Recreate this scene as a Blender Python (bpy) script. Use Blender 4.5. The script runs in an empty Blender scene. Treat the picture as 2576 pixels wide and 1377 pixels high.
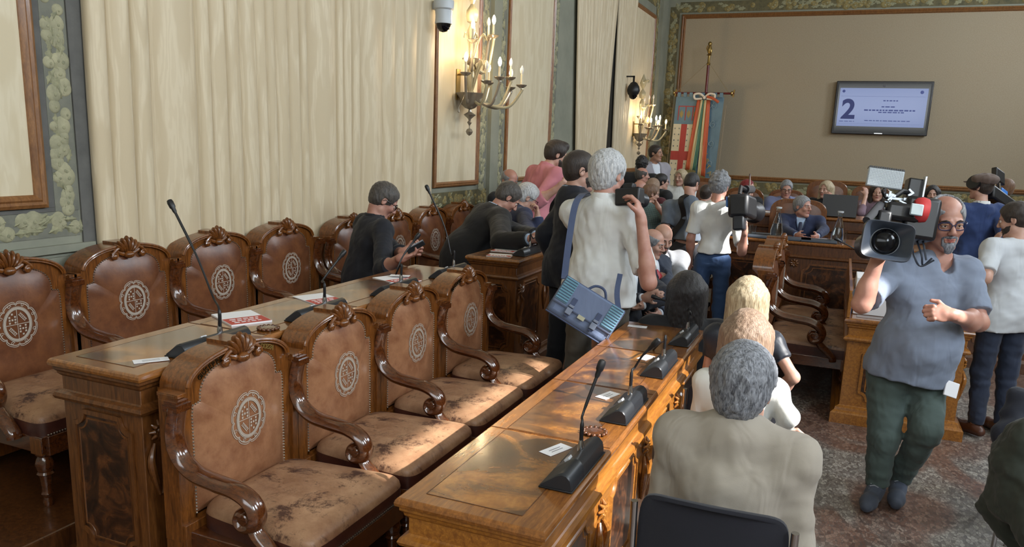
import bpy, math, random
import numpy as np
from mathutils import Vector, Matrix
PI = math.pi
C = bpy.context.scene.collection
SC = bpy.context.scene

# ------------------------------------------------------------------ camera
F_PX, PITCH, ROLL, YAW, CY_PX, CAM_H = 1947.38, .208635, .0380125, -.3927936, 768.623, 1.95
def cam_axes():
    cy, sy, p = math.cos(YAW), math.sin(YAW), PITCH
    f = Vector((sy*math.cos(p), cy*math.cos(p), -math.sin(p)))
    rt = Vector((cy, -sy, 0.)); up = rt.cross(f)
    c, s = math.cos(ROLL), math.sin(ROLL)
    return c*rt+s*up, -s*rt+c*up, f
RT, UP, FW = cam_axes()
cam_d = bpy.data.cameras.new('camera'); cam = bpy.data.objects.new('camera', cam_d); C.objects.link(cam)
cam_d.sensor_width = 36.0; cam_d.lens = F_PX/2576*36.0; cam_d.shift_y = (CY_PX-688.5)/2576
cam_d.clip_start = .05; cam_d.clip_end = 100
mw = Matrix.Identity(4)
for i in range(3):
    mw[i][0] = RT[i]; mw[i][1] = UP[i]; mw[i][2] = -FW[i]
mw[2][3] = CAM_H
cam.matrix_world = mw
SC.camera = cam

# survey of the hall: turn a sighting (column, row of the 2576x1377 frame) into a place in the room
CAM = Vector((0, 0, CAM_H))
def ray(x, y): return (x-1288)/F_PX*RT-(y-CY_PX)/F_PX*UP+FW
def PW(x, y, w): return CAM+ray(x, y)*w
def PZ(x, y, z): d = ray(x, y); return CAM+d*((z-CAM_H)/d[2])
def PX(x, y, X): d = ray(x, y); return CAM+d*(X/d[0])
def PY(x, y, Y): d = ray(x, y); return CAM+d*(Y/d[1])

# ------------------------------------------------------------------ light
SC.view_settings.view_transform = 'Standard'; SC.view_settings.look = 'None'
SC.view_settings.gamma = 1; SC.view_settings.use_curve_mapping = False
SC.view_settings.exposure = 0.56
SC.cycles.use_denoising = True
SC.cycles.max_bounces = 10; SC.cycles.diffuse_bounces = 3; SC.cycles.glossy_bounces = 3
SC.cycles.transmission_bounces = 9; SC.cycles.sample_clamp_indirect = 4.0
SC.cycles.caustics_reflective = False; SC.cycles.caustics_refractive = False
world = bpy.data.worlds.new('sky'); SC.world = world; world.use_nodes = True
bg = world.node_tree.nodes['Background']
bg.inputs[0].default_value = (.62, .78, 1, 1); bg.inputs[1].default_value = 1.1
XW, YW, XR, YN, ZC = -4.12, 18.7, 5.2, -2.6, 6.6   # left wall, far wall, right wall, near wall, ceiling
sun_d = bpy.data.lights.new('sun', 'SUN'); sun_d.energy = 7.5; sun_d.angle = .009; sun_d.color = (1, .965, .91)
sun = bpy.data.objects.new('sun', sun_d); C.objects.link(sun)
SUN = Vector((-.82, .08, -.56)).normalized()
sun.rotation_euler = SUN.to_track_quat('-Z', 'Y').to_euler(); sun.location = (9, 3, 8)
WINDOWS = [(-2.2, -.4, 3.9, 5.45), (1.95, 3.95, 3.9, 5.45), (6.0, 7.9, 5.15, 5.95), (10.2, 12.2, 3.9, 5.45), (14.4, 16.4, 3.9, 5.45)]   # openings along the right wall (y from, y to); the farthest pair is blocked
for y0, y1, WZ0, WZ1 in WINDOWS:
    a = bpy.data.lights.new('window_daylight', 'AREA'); a.shape = 'RECTANGLE'  # added lamps standing in for daylight, also before the blocked openings
    a.size = y1-y0; a.size_y = WZ1-WZ0; a.energy = 165; a.color = (.82, .91, 1)
    o = bpy.data.objects.new('window_daylight', a); C.objects.link(o)
    o.location = (XR-.05, (y0+y1)/2, (WZ0+WZ1)/2)
    o.rotation_euler = (Vector((-1, 0, -.3))).to_track_quat('-Z', 'Z').to_euler()
a = bpy.data.lights.new('window_daylight', 'AREA'); a.shape = 'RECTANGLE'; a.size = 5; a.size_y = 2.6; a.energy = 130; a.color = (.88, .94, 1)  # fill lamp added for brightness; the near wall has no opening
o = bpy.data.objects.new('window_daylight', a); C.objects.link(o); o.location = (.8, YN+.05, 3.7)
o.rotation_euler = (Vector((0, 1, -.1))).to_track_quat('-Z', 'Z').to_euler()

# ------------------------------------------------------------------ materials
def lin(h):
    h = h.lstrip('#'); v = [int(h[i:i+2], 16)/255 for i in (0, 2, 4)]
    return tuple(x/12.92 if x <= .04045 else ((x+.055)/1.055)**2.4 for x in v)+(1,)
MC = {}
class NT:
    def __init__(s, name):
        s.m = bpy.data.materials.new(name); s.m.use_nodes = True
        s.n = s.m.node_tree.nodes; s.l = s.m.node_tree.links; s.b = s.n['Principled BSDF']
        tc = s.n.new('ShaderNodeTexCoord'); s.co = tc.outputs['Object']
    def mapping(s, scale, rot=(0, 0, 0), src=None):
        m = s.n.new('ShaderNodeMapping'); m.inputs['Scale'].default_value = scale; m.inputs['Rotation'].default_value = rot
        s.l.new(src or s.co, m.inputs[0]); return m.outputs[0]
    def noise(s, scale, detail=4, rough=.55, src=None, dist=0):
        t = s.n.new('ShaderNodeTexNoise'); t.inputs['Scale'].default_value = scale; t.inputs['Detail'].default_value = detail
        t.inputs['Roughness'].default_value = rough; t.inputs['Distortion'].default_value = dist
        s.l.new(src or s.co, t.inputs['Vector']); return t.outputs['Fac']
    def vor(s, scale, src=None, feat='F1', out='Distance'):
        t = s.n.new('ShaderNodeTexVoronoi'); t.inputs['Scale'].default_value = scale; t.feature = feat
        s.l.new(src or s.co, t.inputs['Vector']); return t.outputs[out]
    def wave(s, scale, dist, src=None, dirn='X', ds=1.0, detail=2):
        t = s.n.new('ShaderNodeTexWave'); t.bands_direction = dirn; t.inputs['Scale'].default_value = scale
        t.inputs['Distortion'].default_value = dist; t.inputs['Detail'].default_value = detail; t.inputs['Detail Scale'].default_value = ds
        s.l.new(src or s.co, t.inputs['Vector']); return t.outputs['Fac']
    def ramp(s, fac, stops):
        r = s.n.new('ShaderNodeValToRGB'); e = r.color_ramp.elements
        while len(e) < len(stops): e.new(.5)
        for i, (p, c) in enumerate(stops):
            e[i].position = p; e[i].color = lin(c) if isinstance(c, str) else c
        s.l.new(fac, r.inputs[0]); return r.outputs[0]
    def mix(s, fac, a, b, mode='MIX'):
        m = s.n.new('ShaderNodeMix'); m.data_type = 'RGBA'; m.blend_type = mode
        for k, v in ((0, fac), (6, a), (7, b)):
            if isinstance(v, str): m.inputs[k].default_value = lin(v)
            elif isinstance(v, (int, float, tuple)): m.inputs[k].default_value = v
            else: s.l.new(v, m.inputs[k])
        return m.outputs[2]
    def col(s, v):
        if isinstance(v, str): s.b.inputs['Base Color'].default_value = lin(v)
        else: s.l.new(v, s.b.inputs['Base Color'])
        return s
    def set(s, **k):
        for a, v in k.items():
            nm = {'rough': 'Roughness', 'metal': 'Metallic', 'coat': 'Coat Weight', 'coatr': 'Coat Roughness', 'sheen': 'Sheen Weight', 'trans': 'Transmission Weight', 'ior': 'IOR', 'spec': 'Specular IOR Level', 'sss': 'Subsurface Weight', 'alpha': 'Alpha'}[a]
            if isinstance(v, (int, float)): s.b.inputs[nm].default_value = v
            else: s.l.new(v, s.b.inputs[nm])
        return s
    def bump(s, fac, strength=.3, dist=.01):
        b = s.n.new('ShaderNodeBump'); b.inputs['Strength'].default_value = strength; b.inputs['Distance'].default_value = dist
        s.l.new(fac, b.inputs['Height'])
        pr = s.b.inputs['Normal']
        if pr.is_linked: s.l.new(pr.links[0].from_socket, b.inputs['Normal'])
        s.l.new(b.outputs[0], pr); return s
def plain(name, c, rough=.5, **k):
    key = ('p', name)
    if key in MC: return MC[key]
    t = NT(name); t.col(c).set(rough=rough, **k); MC[key] = t.m; return t.m
def cloth(name, c, c2=None, rough=.85, folds=.5, weave=350, stripes=None):
    key = ('c', name)
    if key in MC: return MC[key]
    t = NT(name)
    n = t.noise(5, 3)
    base = t.mix(n, c, c2 or c)
    if stripes:
        w = t.wave(stripes[1], 0, dirn='X', detail=0); w2 = t.wave(stripes[1], 0, dirn='Z', detail=0)
        base = t.mix(t.ramp(w, [(.55, (0, 0, 0, 1)), (.65, (1, 1, 1, 1))]), base, stripes[0])
        base = t.mix(t.ramp(w2, [(.6, (0, 0, 0, 1)), (.7, (1, 1, 1, 1))]), base, stripes[0])
    t.col(base).set(rough=rough, sheen=.08)
    fold = t.noise(1, 2, .5, src=t.mapping((9, 9, 3.2), (.3, .4, 0)), dist=.9)
    t.bump(fold, folds, .028); t.bump(t.noise(weave, 1), .12, .002)
    MC[key] = t.m; return t.m
def wood(name, c1, c2, axis=(1, 1, 1), rough=.32, coat=.35, burl=None):
    """axis: mapping scale, small along the grain"""
    t = NT(name)
    m = t.mapping(axis)
    n1 = t.noise(9, 5, .6, src=m, dist=.6); n2 = t.noise(42, 3, .6, src=m)
    base = t.ramp(n1, [(.3, c1), (.72, c2)])
    base = t.mix(t.ramp(n2, [(.42, (0, 0, 0, 1)), (.7, (.55, .55, .55, 1))]), base, c1)
    if burl:
        b = t.noise(burl[1], 5, .62, dist=2.4)
        base = t.mix(t.ramp(b, [(.4, (0, 0, 0, 1)), (.49, (.7, .7, .7, 1)), (.62, (1, 1, 1, 1))]), base, burl[0])
    t.col(base).set(rough=rough, coat=coat, coatr=.12)
    t.bump(n2, .06, .002)
    return t.m
W_FRONT = wood('walnut_honey', '#7a4a1e', '#b4772f', (7, .8, 7), .3, .5)
W_TOP = wood('walnut_top_border', '#6d421f', '#a3682f', (6, .7, 6), .2, .8)
W_BURL = wood('walnut_burl_top', '#8a5526', '#b37a38', (2.2, 1.5, 2.2), .17, .9, ('#482e1e', 1.9))
W_BODY = wood('walnut_body', '#492810', '#7f4e24', (7, 7, .8), .38, .35)  # desk walnut with the shade on the middle desk put into its colour
W_DARK = wood('walnut_dark', '#3a2010', '#6b4020', (6, 6, 1), .35, .4)
W_DARKBURL = wood('dark_burl_panel', '#4b2a16', '#6e4222', (3, 3, 3), .3, .5, ('#22130c', 6))
W_CHAIR = wood('chair_walnut', '#4d2a10', '#8d5423', (8, 8, 1.2), .28, .5)
W_ARM = wood('polished_arm_walnut', '#3a1c0d', '#6a3a1a', (2, 8, 8), .16, .9)
W_FRAME = wood('frame_wood', '#6a4426', '#97693c', (5, 5, 1.2), .4, .3)
def leather(name, c1, c2, dark, lo, hi, rough=.42):
    t = NT(name)
    n = t.noise(7, 6, .65); m = t.noise(4.2, 9, .78, dist=.35); f = t.noise(60, 3, .7)
    base = t.ramp(n, [(.32, c1), (.66, c2)])
    mask = t.ramp(m, [(lo, (0, 0, 0, 1)), (hi, (1, 1, 1, 1))])
    base = t.mix(mask, base, dark)
    base = t.mix(t.ramp(f, [(.6, (0, 0, 0, 1)), (.75, (.3, .3, .3, 1))]), base, dark)
    t.col(base).set(rough=rough, coat=.12, coatr=.25)
    t.bump(t.noise(140, 2), .1, .002); t.bump(n, .15, .01)
    return t.m
L_BACK = leather('worn_back_leather', '#774a31', '#a37554', '#553222', .62, .8, .33)
L_BACK2 = leather('brown_back_leather', '#55301f', '#7d4f31', '#3d2015', .58, .72, .32)
L_SEAT = leather('worn_seat_leather', '#845d43', '#ad8767', '#4a3026', .5, .585, .5)
L_SEATDK = leather('seat_border_leather', '#3c1f1a', '#4f2b20', '#2a1512', .5, .7, .35)
BLACK = plain('black_plastic', '#141519', .42)
BLACK2 = plain('charcoal_plastic', '#23262b', .38)
CHROME = plain('chrome', '#b8b8ba', .18, metal=1.0)
BRASS = plain('aged_brass', '#a58a52', .35, metal=.9)
PEWTER = plain('nail_pewter', '#8f857a', .3, metal=.9)
EMB = plain('silver_print', '#b0a597', .6)
PAPER = plain('white_paper', '#e8e8ec', .7)
RED_PRINT = plain('red_print', '#b4473d', .6)
t = NT('gilt_glass'); t.col('#d3c8a6').set(rough=.16, metal=.15, trans=.35, ior=1.45); GLASSY = t.m
t = NT('clear_glass'); t.col('#f2f6f6').set(rough=.02, trans=1.0, ior=1.3); GLASS = t.m
t = NT('grey_glass'); t.col('#8d8272').set(rough=.25, metal=.3, coat=.5); GREYG = t.m
def emis(name, c, s):
    t = NT(name); t.col(c); t.b.inputs['Emission Color'].default_value = lin(c); t.b.inputs['Emission Strength'].default_value = s
    return t.m

# ------------------------------------------------------------------ mesh helpers
class MB:
    """collects shapes into one mesh"""
    def __init__(s): s.v = []; s.f = []; s.mi = []; s.cur = 0
    def add(s, vs, fs):
        o = len(s.v); s.v += [tuple(v) for v in vs]; s.f += [tuple(i+o for i in f) for f in fs]; s.mi += [s.cur]*len(fs); return s
    def box(s, x0, x1, y0, y1, z0, z1):
        return s.add([(x0, y0, z0), (x1, y0, z0), (x1, y1, z0), (x0, y1, z0), (x0, y0, z1), (x1, y0, z1), (x1, y1, z1), (x0, y1, z1)],
                     [(0, 3, 2, 1), (4, 5, 6, 7), (0, 1, 5, 4), (1, 2, 6, 5), (2, 3, 7, 6), (3, 0, 4, 7)])
    def obox(s, c, ax, ay, az):
        c, ax, ay, az = map(Vector, (c, ax, ay, az))
        vs = [c+i*ax+j*ay+k*az for k in (-1, 1) for i, j in ((-1, -1), (1, -1), (1, 1), (-1, 1))]
        return s.add(vs, [(0, 3, 2, 1), (4, 5, 6, 7), (0, 1, 5, 4), (1, 2, 6, 5), (2, 3, 7, 6), (3, 0, 4, 7)])
    def rings(s, rings, close=True, cap0=True, cap1=True):
        n = len(rings[0]); vs = [p for r in rings for p in r]; fs = []
        for i in range(len(rings)-1):
            for j in range(n if close else n-1):
                k = (j+1) % n; fs.append((i*n+j, i*n+k, (i+1)*n+k, (i+1)*n+j))
        if cap0 and close: fs.append(tuple(range(n-1, -1, -1)))
        if cap1 and close: fs.append(tuple(range((len(rings)-1)*n, len(rings)*n)))
        return s.add(vs, fs)
    def lathe(s, prof, c=(0, 0, 0), n=20, axis='z', flute=0, nf=8):
        c = Vector(c); rs = []
        for r, z in prof:
            ring = []
            for i in range(n):
                a = 2*PI*i/n; rr = r*(1+flute*math.cos(nf*a)); x, y = rr*math.cos(a), rr*math.sin(a)
                ring.append(c+Vector({'z': (x, y, z), 'x': (z, x, y), 'y': (y, z, x)}[axis]))
            rs.append(ring)
        return s.rings(rs)
    def tube(s, pts, r, n=10, prof=None, up=None, cap=True):
        pts = [Vector(p) for p in pts]; m = len(pts); rs = []; prev = None
        for i, p in enumerate(pts):
            t = (pts[min(i+1, m-1)]-pts[max(i-1, 0)]).normalized()
            if up is not None: u = Vector(up)
            elif prev is None: u = Vector((0, 0, 1)) if abs(t.z) < .9 else Vector((1, 0, 0))
            else: u = prev
            a = u-t*u.dot(t)
            a = a.normalized() if a.length > 1e-6 else t.orthogonal().normalized()
            b = t.cross(a); prev = a
            rr = r[i] if isinstance(r, (list, tuple)) else r
            if prof:
                ra, rb = rr if isinstance(rr, tuple) else (rr, rr)
                rs.append([p+a*(q[0]*ra)+b*(q[1]*rb) for q in prof])
            else: rs.append([p+(a*math.cos(2*PI*k/n)+b*math.sin(2*PI*k/n))*rr for k in range(n)])
        return s.rings(rs, cap0=cap, cap1=cap)
    def ball(s, c, r, nu=12, nv=8, rot=None):
        c = Vector(c); r = (r, r, r) if isinstance(r, (int, float)) else r; rs = []
        for i in range(nv+1):
            ph = -PI/2+PI*i/nv; ph = max(min(ph, PI/2-.02), -PI/2+.02)
            ring = []
            for k in range(nu):
                q = Vector((r[0]*math.cos(ph)*math.cos(2*PI*k/nu), r[1]*math.cos(ph)*math.sin(2*PI*k/nu), r[2]*math.sin(ph)))
                if rot: q = rot @ q
                ring.append(c+q)
            rs.append(ring)
        return s.rings(rs)
    def extrude(s, poly, d, ax=None):
        """poly: list of 3d points, d: offset vector"""
        n = len(poly); d = Vector(d); vs = [Vector(p) for p in poly]+[Vector(p)+d for p in poly]
        return s.add(vs, [tuple(range(n-1, -1, -1)), tuple(range(n, 2*n))]+[(i, (i+1) % n, n+(i+1) % n, n+i) for i in range(n)])
    def build(s, name, mats, parent=None, smooth=True, bevel=0, loc=None, wn=False):
        me = bpy.data.meshes.new(name); me.from_pydata(s.v, [], s.f)
        mats = mats if isinstance(mats, (list, tuple)) else [mats]
        for m in mats: me.materials.append(m)
        if len(mats) > 1: me.polygons.foreach_set('material_index', s.mi)
        me.validate(); fixn(me)
        if smooth: me.shade_smooth(); me.set_sharp_from_angle(angle=math.radians(38))
        o = bpy.data.objects.new(name, me); C.objects.link(o)
        if parent: o.parent = parent
        if loc: o.location = loc
        if bevel:
            b = o.modifiers.new('bevel', 'BEVEL'); b.width = bevel; b.segments = 2; b.limit_method = 'ANGLE'; b.angle_limit = .6
            b.harden_normals = False
        return o
import bmesh
def fixn(me):
    bm = bmesh.new(); bm.from_mesh(me); bmesh.ops.recalc_face_normals(bm, faces=bm.faces); bm.to_mesh(me); bm.free()
def thing(name, label, cat, loc=(0, 0, 0), rz=0, group=None):
    o = bpy.data.objects.new(name, None); C.objects.link(o); o.location = loc; o.rotation_euler = (0, 0, rz)
    o.empty_display_size = .1; o['label'] = label; o['category'] = cat
    if group: o['group'] = group
    return o
def tag(o, label, cat, group=None):
    o['label'] = label; o['category'] = cat
    if group: o['group'] = group
    return o
def struct(o): o['kind'] = 'structure'; return o
def copy_tree(o, parent=None):
    c = o.copy(); C.objects.link(c)
    if parent: c.parent = parent
    for ch in o.children: copy_tree(ch, c)
    return c
def smoothpath(pts, k=6):
    """Catmull-Rom through pts"""
    P = [Vector(p) for p in pts]; out = []
    for i in range(len(P)-1):
        p0 = P[i-1] if i else P[0]*2-P[1]; p1, p2 = P[i], P[i+1]; p3 = P[i+2] if i+2 < len(P) else P[-1]*2-P[-2]
        for j in range(k):
            t = j/k
            out.append(.5*((2*p1)+(-p0+p2)*t+(2*p0-5*p1+4*p2-p3)*t*t+(-p0+3*p1-3*p2+p3)*t**3))
    out.append(P[-1]); return out
def text_chars(s, size, depth=.002, bold=0):
    """returns [(x advance, verts, faces)] per character"""
    out = []
    cu = bpy.data.curves.new('txt', 'FONT'); cu.size = size; cu.extrude = depth; cu.offset = bold
    ob = bpy.data.objects.new('txt', cu); C.objects.link(ob)
    x = 0
    for ch in s:
        cu.body = ch
        dg = bpy.context.evaluated_depsgraph_get(); dg.update()
        me = bpy.data.meshes.new_from_object(ob.evaluated_get(dg))
        vs = [v.co.copy() for v in me.vertices]; fs = [tuple(p.vertices) for p in me.polygons]
        wd = (max(v.x for v in vs) if vs else size*.3)
        out.append((x, vs, fs)); x += wd+size*.12
        bpy.data.meshes.remove(me)
    bpy.data.objects.remove(ob); bpy.data.curves.remove(cu)
    return out, x
def text_flat(mb, s, size, org, right, up, nrm, depth=.001, center=False, bold=0):
    chars, w = text_chars(s, size, depth, bold)
    org, right, up, nrm = map(Vector, (org, right, up, nrm))
    if center: org = org-right*(w/2)
    for x, vs, fs in chars:
        mb.add([org+right*(v.x+x)+up*v.y+nrm*v.z for v in vs], fs)
    return mb
# ------------------------------------------------------------------ room shell
rnd = random.Random(7)
t = NT('terrazzo')
cm_ = t.mapping((1, .55, 1), (0, 0, .9)); v = t.vor(58, out='Color', src=cm_); gr = t.ramp(v, [(.15, '#625d59'), (.5, '#87827b'), (.85, '#a7a299')])
rd = t.ramp(v, [(.15, '#5c433a'), (.5, '#77594c'), (.85, '#8f7465')])
pat = t.noise(1.25, 2.5, .5, src=t.mapping((1, .7, 1), (0, 0, .5)), dist=1.6)
fl = t.mix(t.ramp(pat, [(.46, (0, 0, 0, 1)), (.56, (1, 1, 1, 1))]), rd, gr)
ed = t.vor(58, feat='DISTANCE_TO_EDGE', src=cm_); fl = t.mix(t.ramp(ed, [(.03, (.7, .7, .7, 1)), (.09, (0, 0, 0, 1))]), fl, '#574f4b')
t.col(fl).set(rough=.34, coat=.2, coatr=.2); TERR = t.m
t = NT('green_grey_paint'); t.col(t.ramp(t.noise(2.5, 5, .6), [(.3, '#7c7e70'), (.7, '#8e8e7e')])).set(rough=.7); PAINT = t.m
t = NT('grey_stone_paint'); t.col(t.ramp(t.noise(6, 6, .65), [(.3, '#504f4c'), (.7, '#63625e')])).set(rough=.75); PAINT2 = t.m
def silk(name, c1, c2, sc=1.0, g1='#c4b28c'):
    t = NT(name)
    w = t.wave(7*sc, 11, src=t.mapping((1, 1, .22)), ds=.7, detail=3)
    w2 = t.wave(26*sc, 16, src=t.mapping((1, 1, .16)), ds=.5, detail=3)
    b = t.ramp(w, [(.25, c1), (.8, c2)])
    b = t.mix(t.ramp(w2, [(.35, (0, 0, 0, 1)), (.8, (.45, .45, .45, 1))]), b, c1)
    t.col(b).set(rough=.55, sheen=.15); t.bump(t.noise(90, 2, src=t.mapping((1, 1, .3))), .1, .003); return t.m
SILK = silk('moire_silk_panel', '#c9bb9c', '#d3c7ab')
t = NT('woven_wall_cloth')
b = t.ramp(t.noise(55, 3, .7, src=t.mapping((1, 1, 1.2))), [(.3, '#94856c'), (.7, '#a99a83')])
t.col(t.mix(t.ramp(t.noise(1.1, 3), [(.3, (0, 0, 0, 1)), (.7, (.35, .35, .35, 1))]), b, '#a0957f')).set(rough=.75); WCLOTH = t.m
t = NT('cream_plaster'); t.col('#cfc8b4').set(rough=.85); PLAST = t.m
t = NT('painted_garland_ground'); t.col(t.ramp(t.noise(9, 6, .7), [(.3, '#62635a'), (.7, '#7a7a6c')])).set(rough=.75); GGR = t.m
t = NT('painted_fruit'); t.col(t.ramp(t.noise(11, 5, .7), [(.3, '#84836a'), (.68, '#aaa586')])).set(rough=.75); FRU = t.m
t = NT('painted_leaf'); t.col(t.ramp(t.noise(24, 5, .7), [(.3, '#6f705a'), (.68, '#a09d7c')])).set(rough=.75); LEAFM = t.m
t = NT('painted_fruit_ochre'); t.col(t.ramp(t.noise(20, 5, .7), [(.3, '#5e5434'), (.68, '#9c8b58')])).set(rough=.75); FRUO = t.m
t = NT('painted_ground_ochre'); t.col(t.ramp(t.noise(12, 5, .7), [(.3, '#4b4a36'), (.68, '#6e6546')])).set(rough=.75); GGRO = t.m

struct(MB().box(XW-.3, XR+.3, YN-.3, YW+.3, -.2, 0).build('floor', TERR, smooth=False))
struct(MB().box(XW-.3, XR+.3, YN-.3, YW+.3, ZC, ZC+.2).build('ceiling', PLAST, smooth=False))
struct(MB().box(XW-.25, XW, YN, YW, 0, ZC).build('wall_left', PAINT, smooth=False))
struct(MB().box(XW-.25, XR+.25, YW, YW+.25, 0, ZC).build('wall_back', PAINT, smooth=False))
struct(MB().box(XW-.25, XR+.25, YN-.25, YN, 0, ZC).build('wall_front', PLAST, smooth=False))
m = MB(); y = YN
for y0, y1, WZ0, WZ1 in WINDOWS:
    m.box(XR, XR+.25, y, y0, 0, ZC); m.box(XR, XR+.25, y0, y1, 0, WZ0); m.box(XR, XR+.25, y0, y1, WZ1, ZC); y = y1
m.box(XR, XR+.25, y, YW, 0, ZC)
struct(m.build('wall_right', PLAST, smooth=False))
for k, (y0, y1, WZ0, WZ1) in enumerate(WINDOWS[3:]): struct(MB().box(XR+.1, XR+.12, y0, y1, WZ0, WZ1).build('window_%d' % (k+2), plain('drawn_blind', '#d8d4c8', .9), smooth=False))  # unseen panes added to stop the sun reaching the dais

def garland(mb, y0, y1, z0, z1, plane='x', at=XW, sgn=1, size=.075, seed=1, dens=1.0, ztall=True):
    """low relief of fruit and leaves filling a band; plane x: on the left wall, plane y: on the far wall"""
    r = random.Random(seed)
    L = (z1-z0) if ztall else (y1-y0); W = (y1-y0) if ztall else (z1-z0)
    def place(u, v):
        a, b = (y0+v, z0+u) if ztall else (y0+u, z0+v)
        return a, b
    def pt(a, b, d): return Vector((at+sgn*d, a, b)) if plane == 'x' else Vector((a, at-d, b))
    n = int(L/size*W/size*1.25*dens)
    for i in range(n):
        u, v = r.uniform(0, L), W/2+r.gauss(0, W*.22); v = min(max(v, size*.5), W-size*.5)
        a, b = place(u, v)
        if r.random() < .5:
            mb.cur = 0; q = r.uniform(.42, .72)*size; c = pt(a, b, .002)
            dd = .011
            rr = (dd, q, q*r.uniform(.85, 1.1)) if plane == 'x' else (q, dd, q*r.uniform(.85, 1.1))
            mb.ball(c, rr, 12, 8)
            mb.cur = 1; e = q*.22; mb.ball(pt(a+q*.1, b-q*.15, .012), (.004, e, e) if plane == 'x' else (e, .004, e), 6, 4)
        else:
            mb.cur = 1; an = r.uniform(-.6, .6)+(PI*1.5 if ztall else PI); ln = size*r.uniform(1.0, 1.7); wd = ln*.28
            vs = []; fs = []; da, db = math.cos(an), math.sin(an)
            K = 6
            for k in range(K+1):
                tt = k/K; ww = wd*math.sin(PI*min(1, tt*.93+.07))*(1+.25*math.cos(k*PI))
                ca, cb = a+da*ln*(tt-.5), b+db*ln*(tt-.5)
                vs += [pt(ca-db*ww, cb+da*ww, .001), pt(ca, cb, .012), pt(ca+db*ww, cb-da*ww, .001)]
            for k in range(K):
                for j in (0, 1): fs.append((3*k+j, 3*k+j+1, 3*k+3+j+1, 3*k+3+j))
            mb.add(vs, fs)
    mb.cur = 0; return mb
NTR = [0]
def trim(mb, mats, **k):
    NTR[0] += 1; return struct(mb.build('trim_%d' % NTR[0], mats, **k))
def bandx(y0, y1, z0, z1, ochre=False, size=.075, seed=1, ztall=True, dens=1.0):
    m = MB(); m.cur = 2; m.box(XW, XW+.004, y0, y1, z0, z1); m.cur = 0
    garland(m, y0, y1, z0, z1, size=size, seed=seed, ztall=ztall, dens=dens)
    trim(m, [FRUO, LEAFM, GGRO] if ochre else [FRU, LEAFM, GGR])
def framex(y0, y1, z0, z1, w=.05, t=.035):
    """moulded wooden frame around a silk panel on the left wall"""
    prof = [(0, .0), (0, t*.7), (.25, t), (.45, t*.75), (.6, t*.95), (.85, t*.55), (1, 0)]
    cs = [(y0, z0), (y1, z0), (y1, z1), (y0, z1)]; dv = [(1, 1), (-1, 1), (-1, -1), (1, -1)]
    rs = [[Vector((XW+.004+h, c[0]+d[0]*w*k, c[1]+d[1]*w*k)) for k, h in prof] for c, d in zip(cs, dv)]
    m = MB(); rs.append(rs[0]); m.rings(rs, close=False); return m
def panelx(y0, y1, z0, z1, w=.05):
    trim(framex(y0, y1, z0, z1, w), W_FRAME)
    m = MB().box(XW, XW+.009, y0+w*.8, y1-w*.8, z0+w*.8, z1-w*.8); trim(m, SILK, smooth=False)
# near panel, its painted band and the grey strip beside the drapes
panelx(.4, 3.02, 1.49, 5.4, .075)
bandx(3.075, 3.225, 1.462, 5.3, size=.075, seed=3, dens=1.5)
bandx(.4, 3.22, 1.315, 1.46, size=.08, seed=4, ztall=False, dens=1.3)
trim(MB().box(XW, XW+.012, 3.235, 3.36, 0, 5.5), PAINT2)
trim(MB().box(XW, XW+.006, 3.03, 3.072, 1.487, 5.5).box(XW, XW+.0055, .4, 3.072, 1.462, 1.486), PAINT2)
trim(MB().box(XW, XW+.03, .4, 3.3, 1.225, 1.27).box(XW, XW+.02, .4, 3.3, .1, 1.2), PAINT)
# bands, panels and pilaster right of the large drapes
bandx(7.42, 7.5, 1.42, 5.3, size=.05, seed=5)
bandx(7.42, 8.95, 1.17, 1.36, True, size=.06, seed=6, ztall=False)
panelx(7.53, 8.65, 1.42, 5.3, .06)
bandx(8.68, 8.9, 1.362, 5.3, size=.07, seed=7)
trim(MB().box(XW, XW+.05, 8.93, 9.17, 0, 5.6).box(XW, XW+.09, 8.9, 9.2, 0, .9), PAINT)
bandx(9.2, 9.42, 1.362, 5.3, size=.07, seed=8)
panelx(9.46, 11.12, 1.42, 5.3, .06)
bandx(11.14, 11.34, 1.362, 5.3, size=.07, seed=9)
bandx(9.2, 11.34, 1.15, 1.36, True, size=.06, seed=10, ztall=False)
panelx(15.5, 17.42, 1.42, 4.72, .08)
bandx(17.46, 17.75, 1.2, 4.9, True, size=.09, seed=11)
bandx(15.5, 17.75, 4.902, 5.1, True, size=.09, seed=12, ztall=False)
trim(MB().box(XW, XW+.06, 17.85, 18.3, 0, ZC), PAINT)
struct(MB().box(XW, XW+.03, YN, YW, 0, .14).box(XW, XW+.02, YN, YW, .14, .17).build('baseboard_left', PAINT2, smooth=False))
# far wall: one wide cloth panel in a wooden frame inside a painted garland
x0, x1, z0, z1 = -3.8, 5.0, 1.28, 4.93
prof = [(0, 0), (0, .03), (.3, .05), (.5, .03), (.7, .045), (1, 0)]
m = MB(); w = .1
for s in (0, 1):
    pass
cs = [(x0, z0), (x1, z0), (x1, z1), (x0, z1)]; dv = [(1, 1), (-1, 1), (-1, -1), (1, -1)]
rs = [[Vector((c[0]+d[0]*w*k, YW-.004-h, c[1]+d[1]*w*k)) for k, h in prof] for c, d in zip(cs, dv)]; rs.append(rs[0])
m.rings(rs, close=False); trim(m, W_FRAME)
trim(MB().box(x0+.08, x1-.08, YW-.01, YW, z0+.08, z1-.08), WCLOTH, smooth=False)
def bandy(xa, xb, za, zb, seed, size=.12, ztall=True):
    m = MB(); m.cur = 2; m.box(xa, xb, YW-.004, YW, za, zb); m.cur = 0
    garland(m, xa, xb, za, zb, 'y', YW, size=size, seed=seed, ztall=ztall); trim(m, [FRUO, LEAFM, GGRO])
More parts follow.
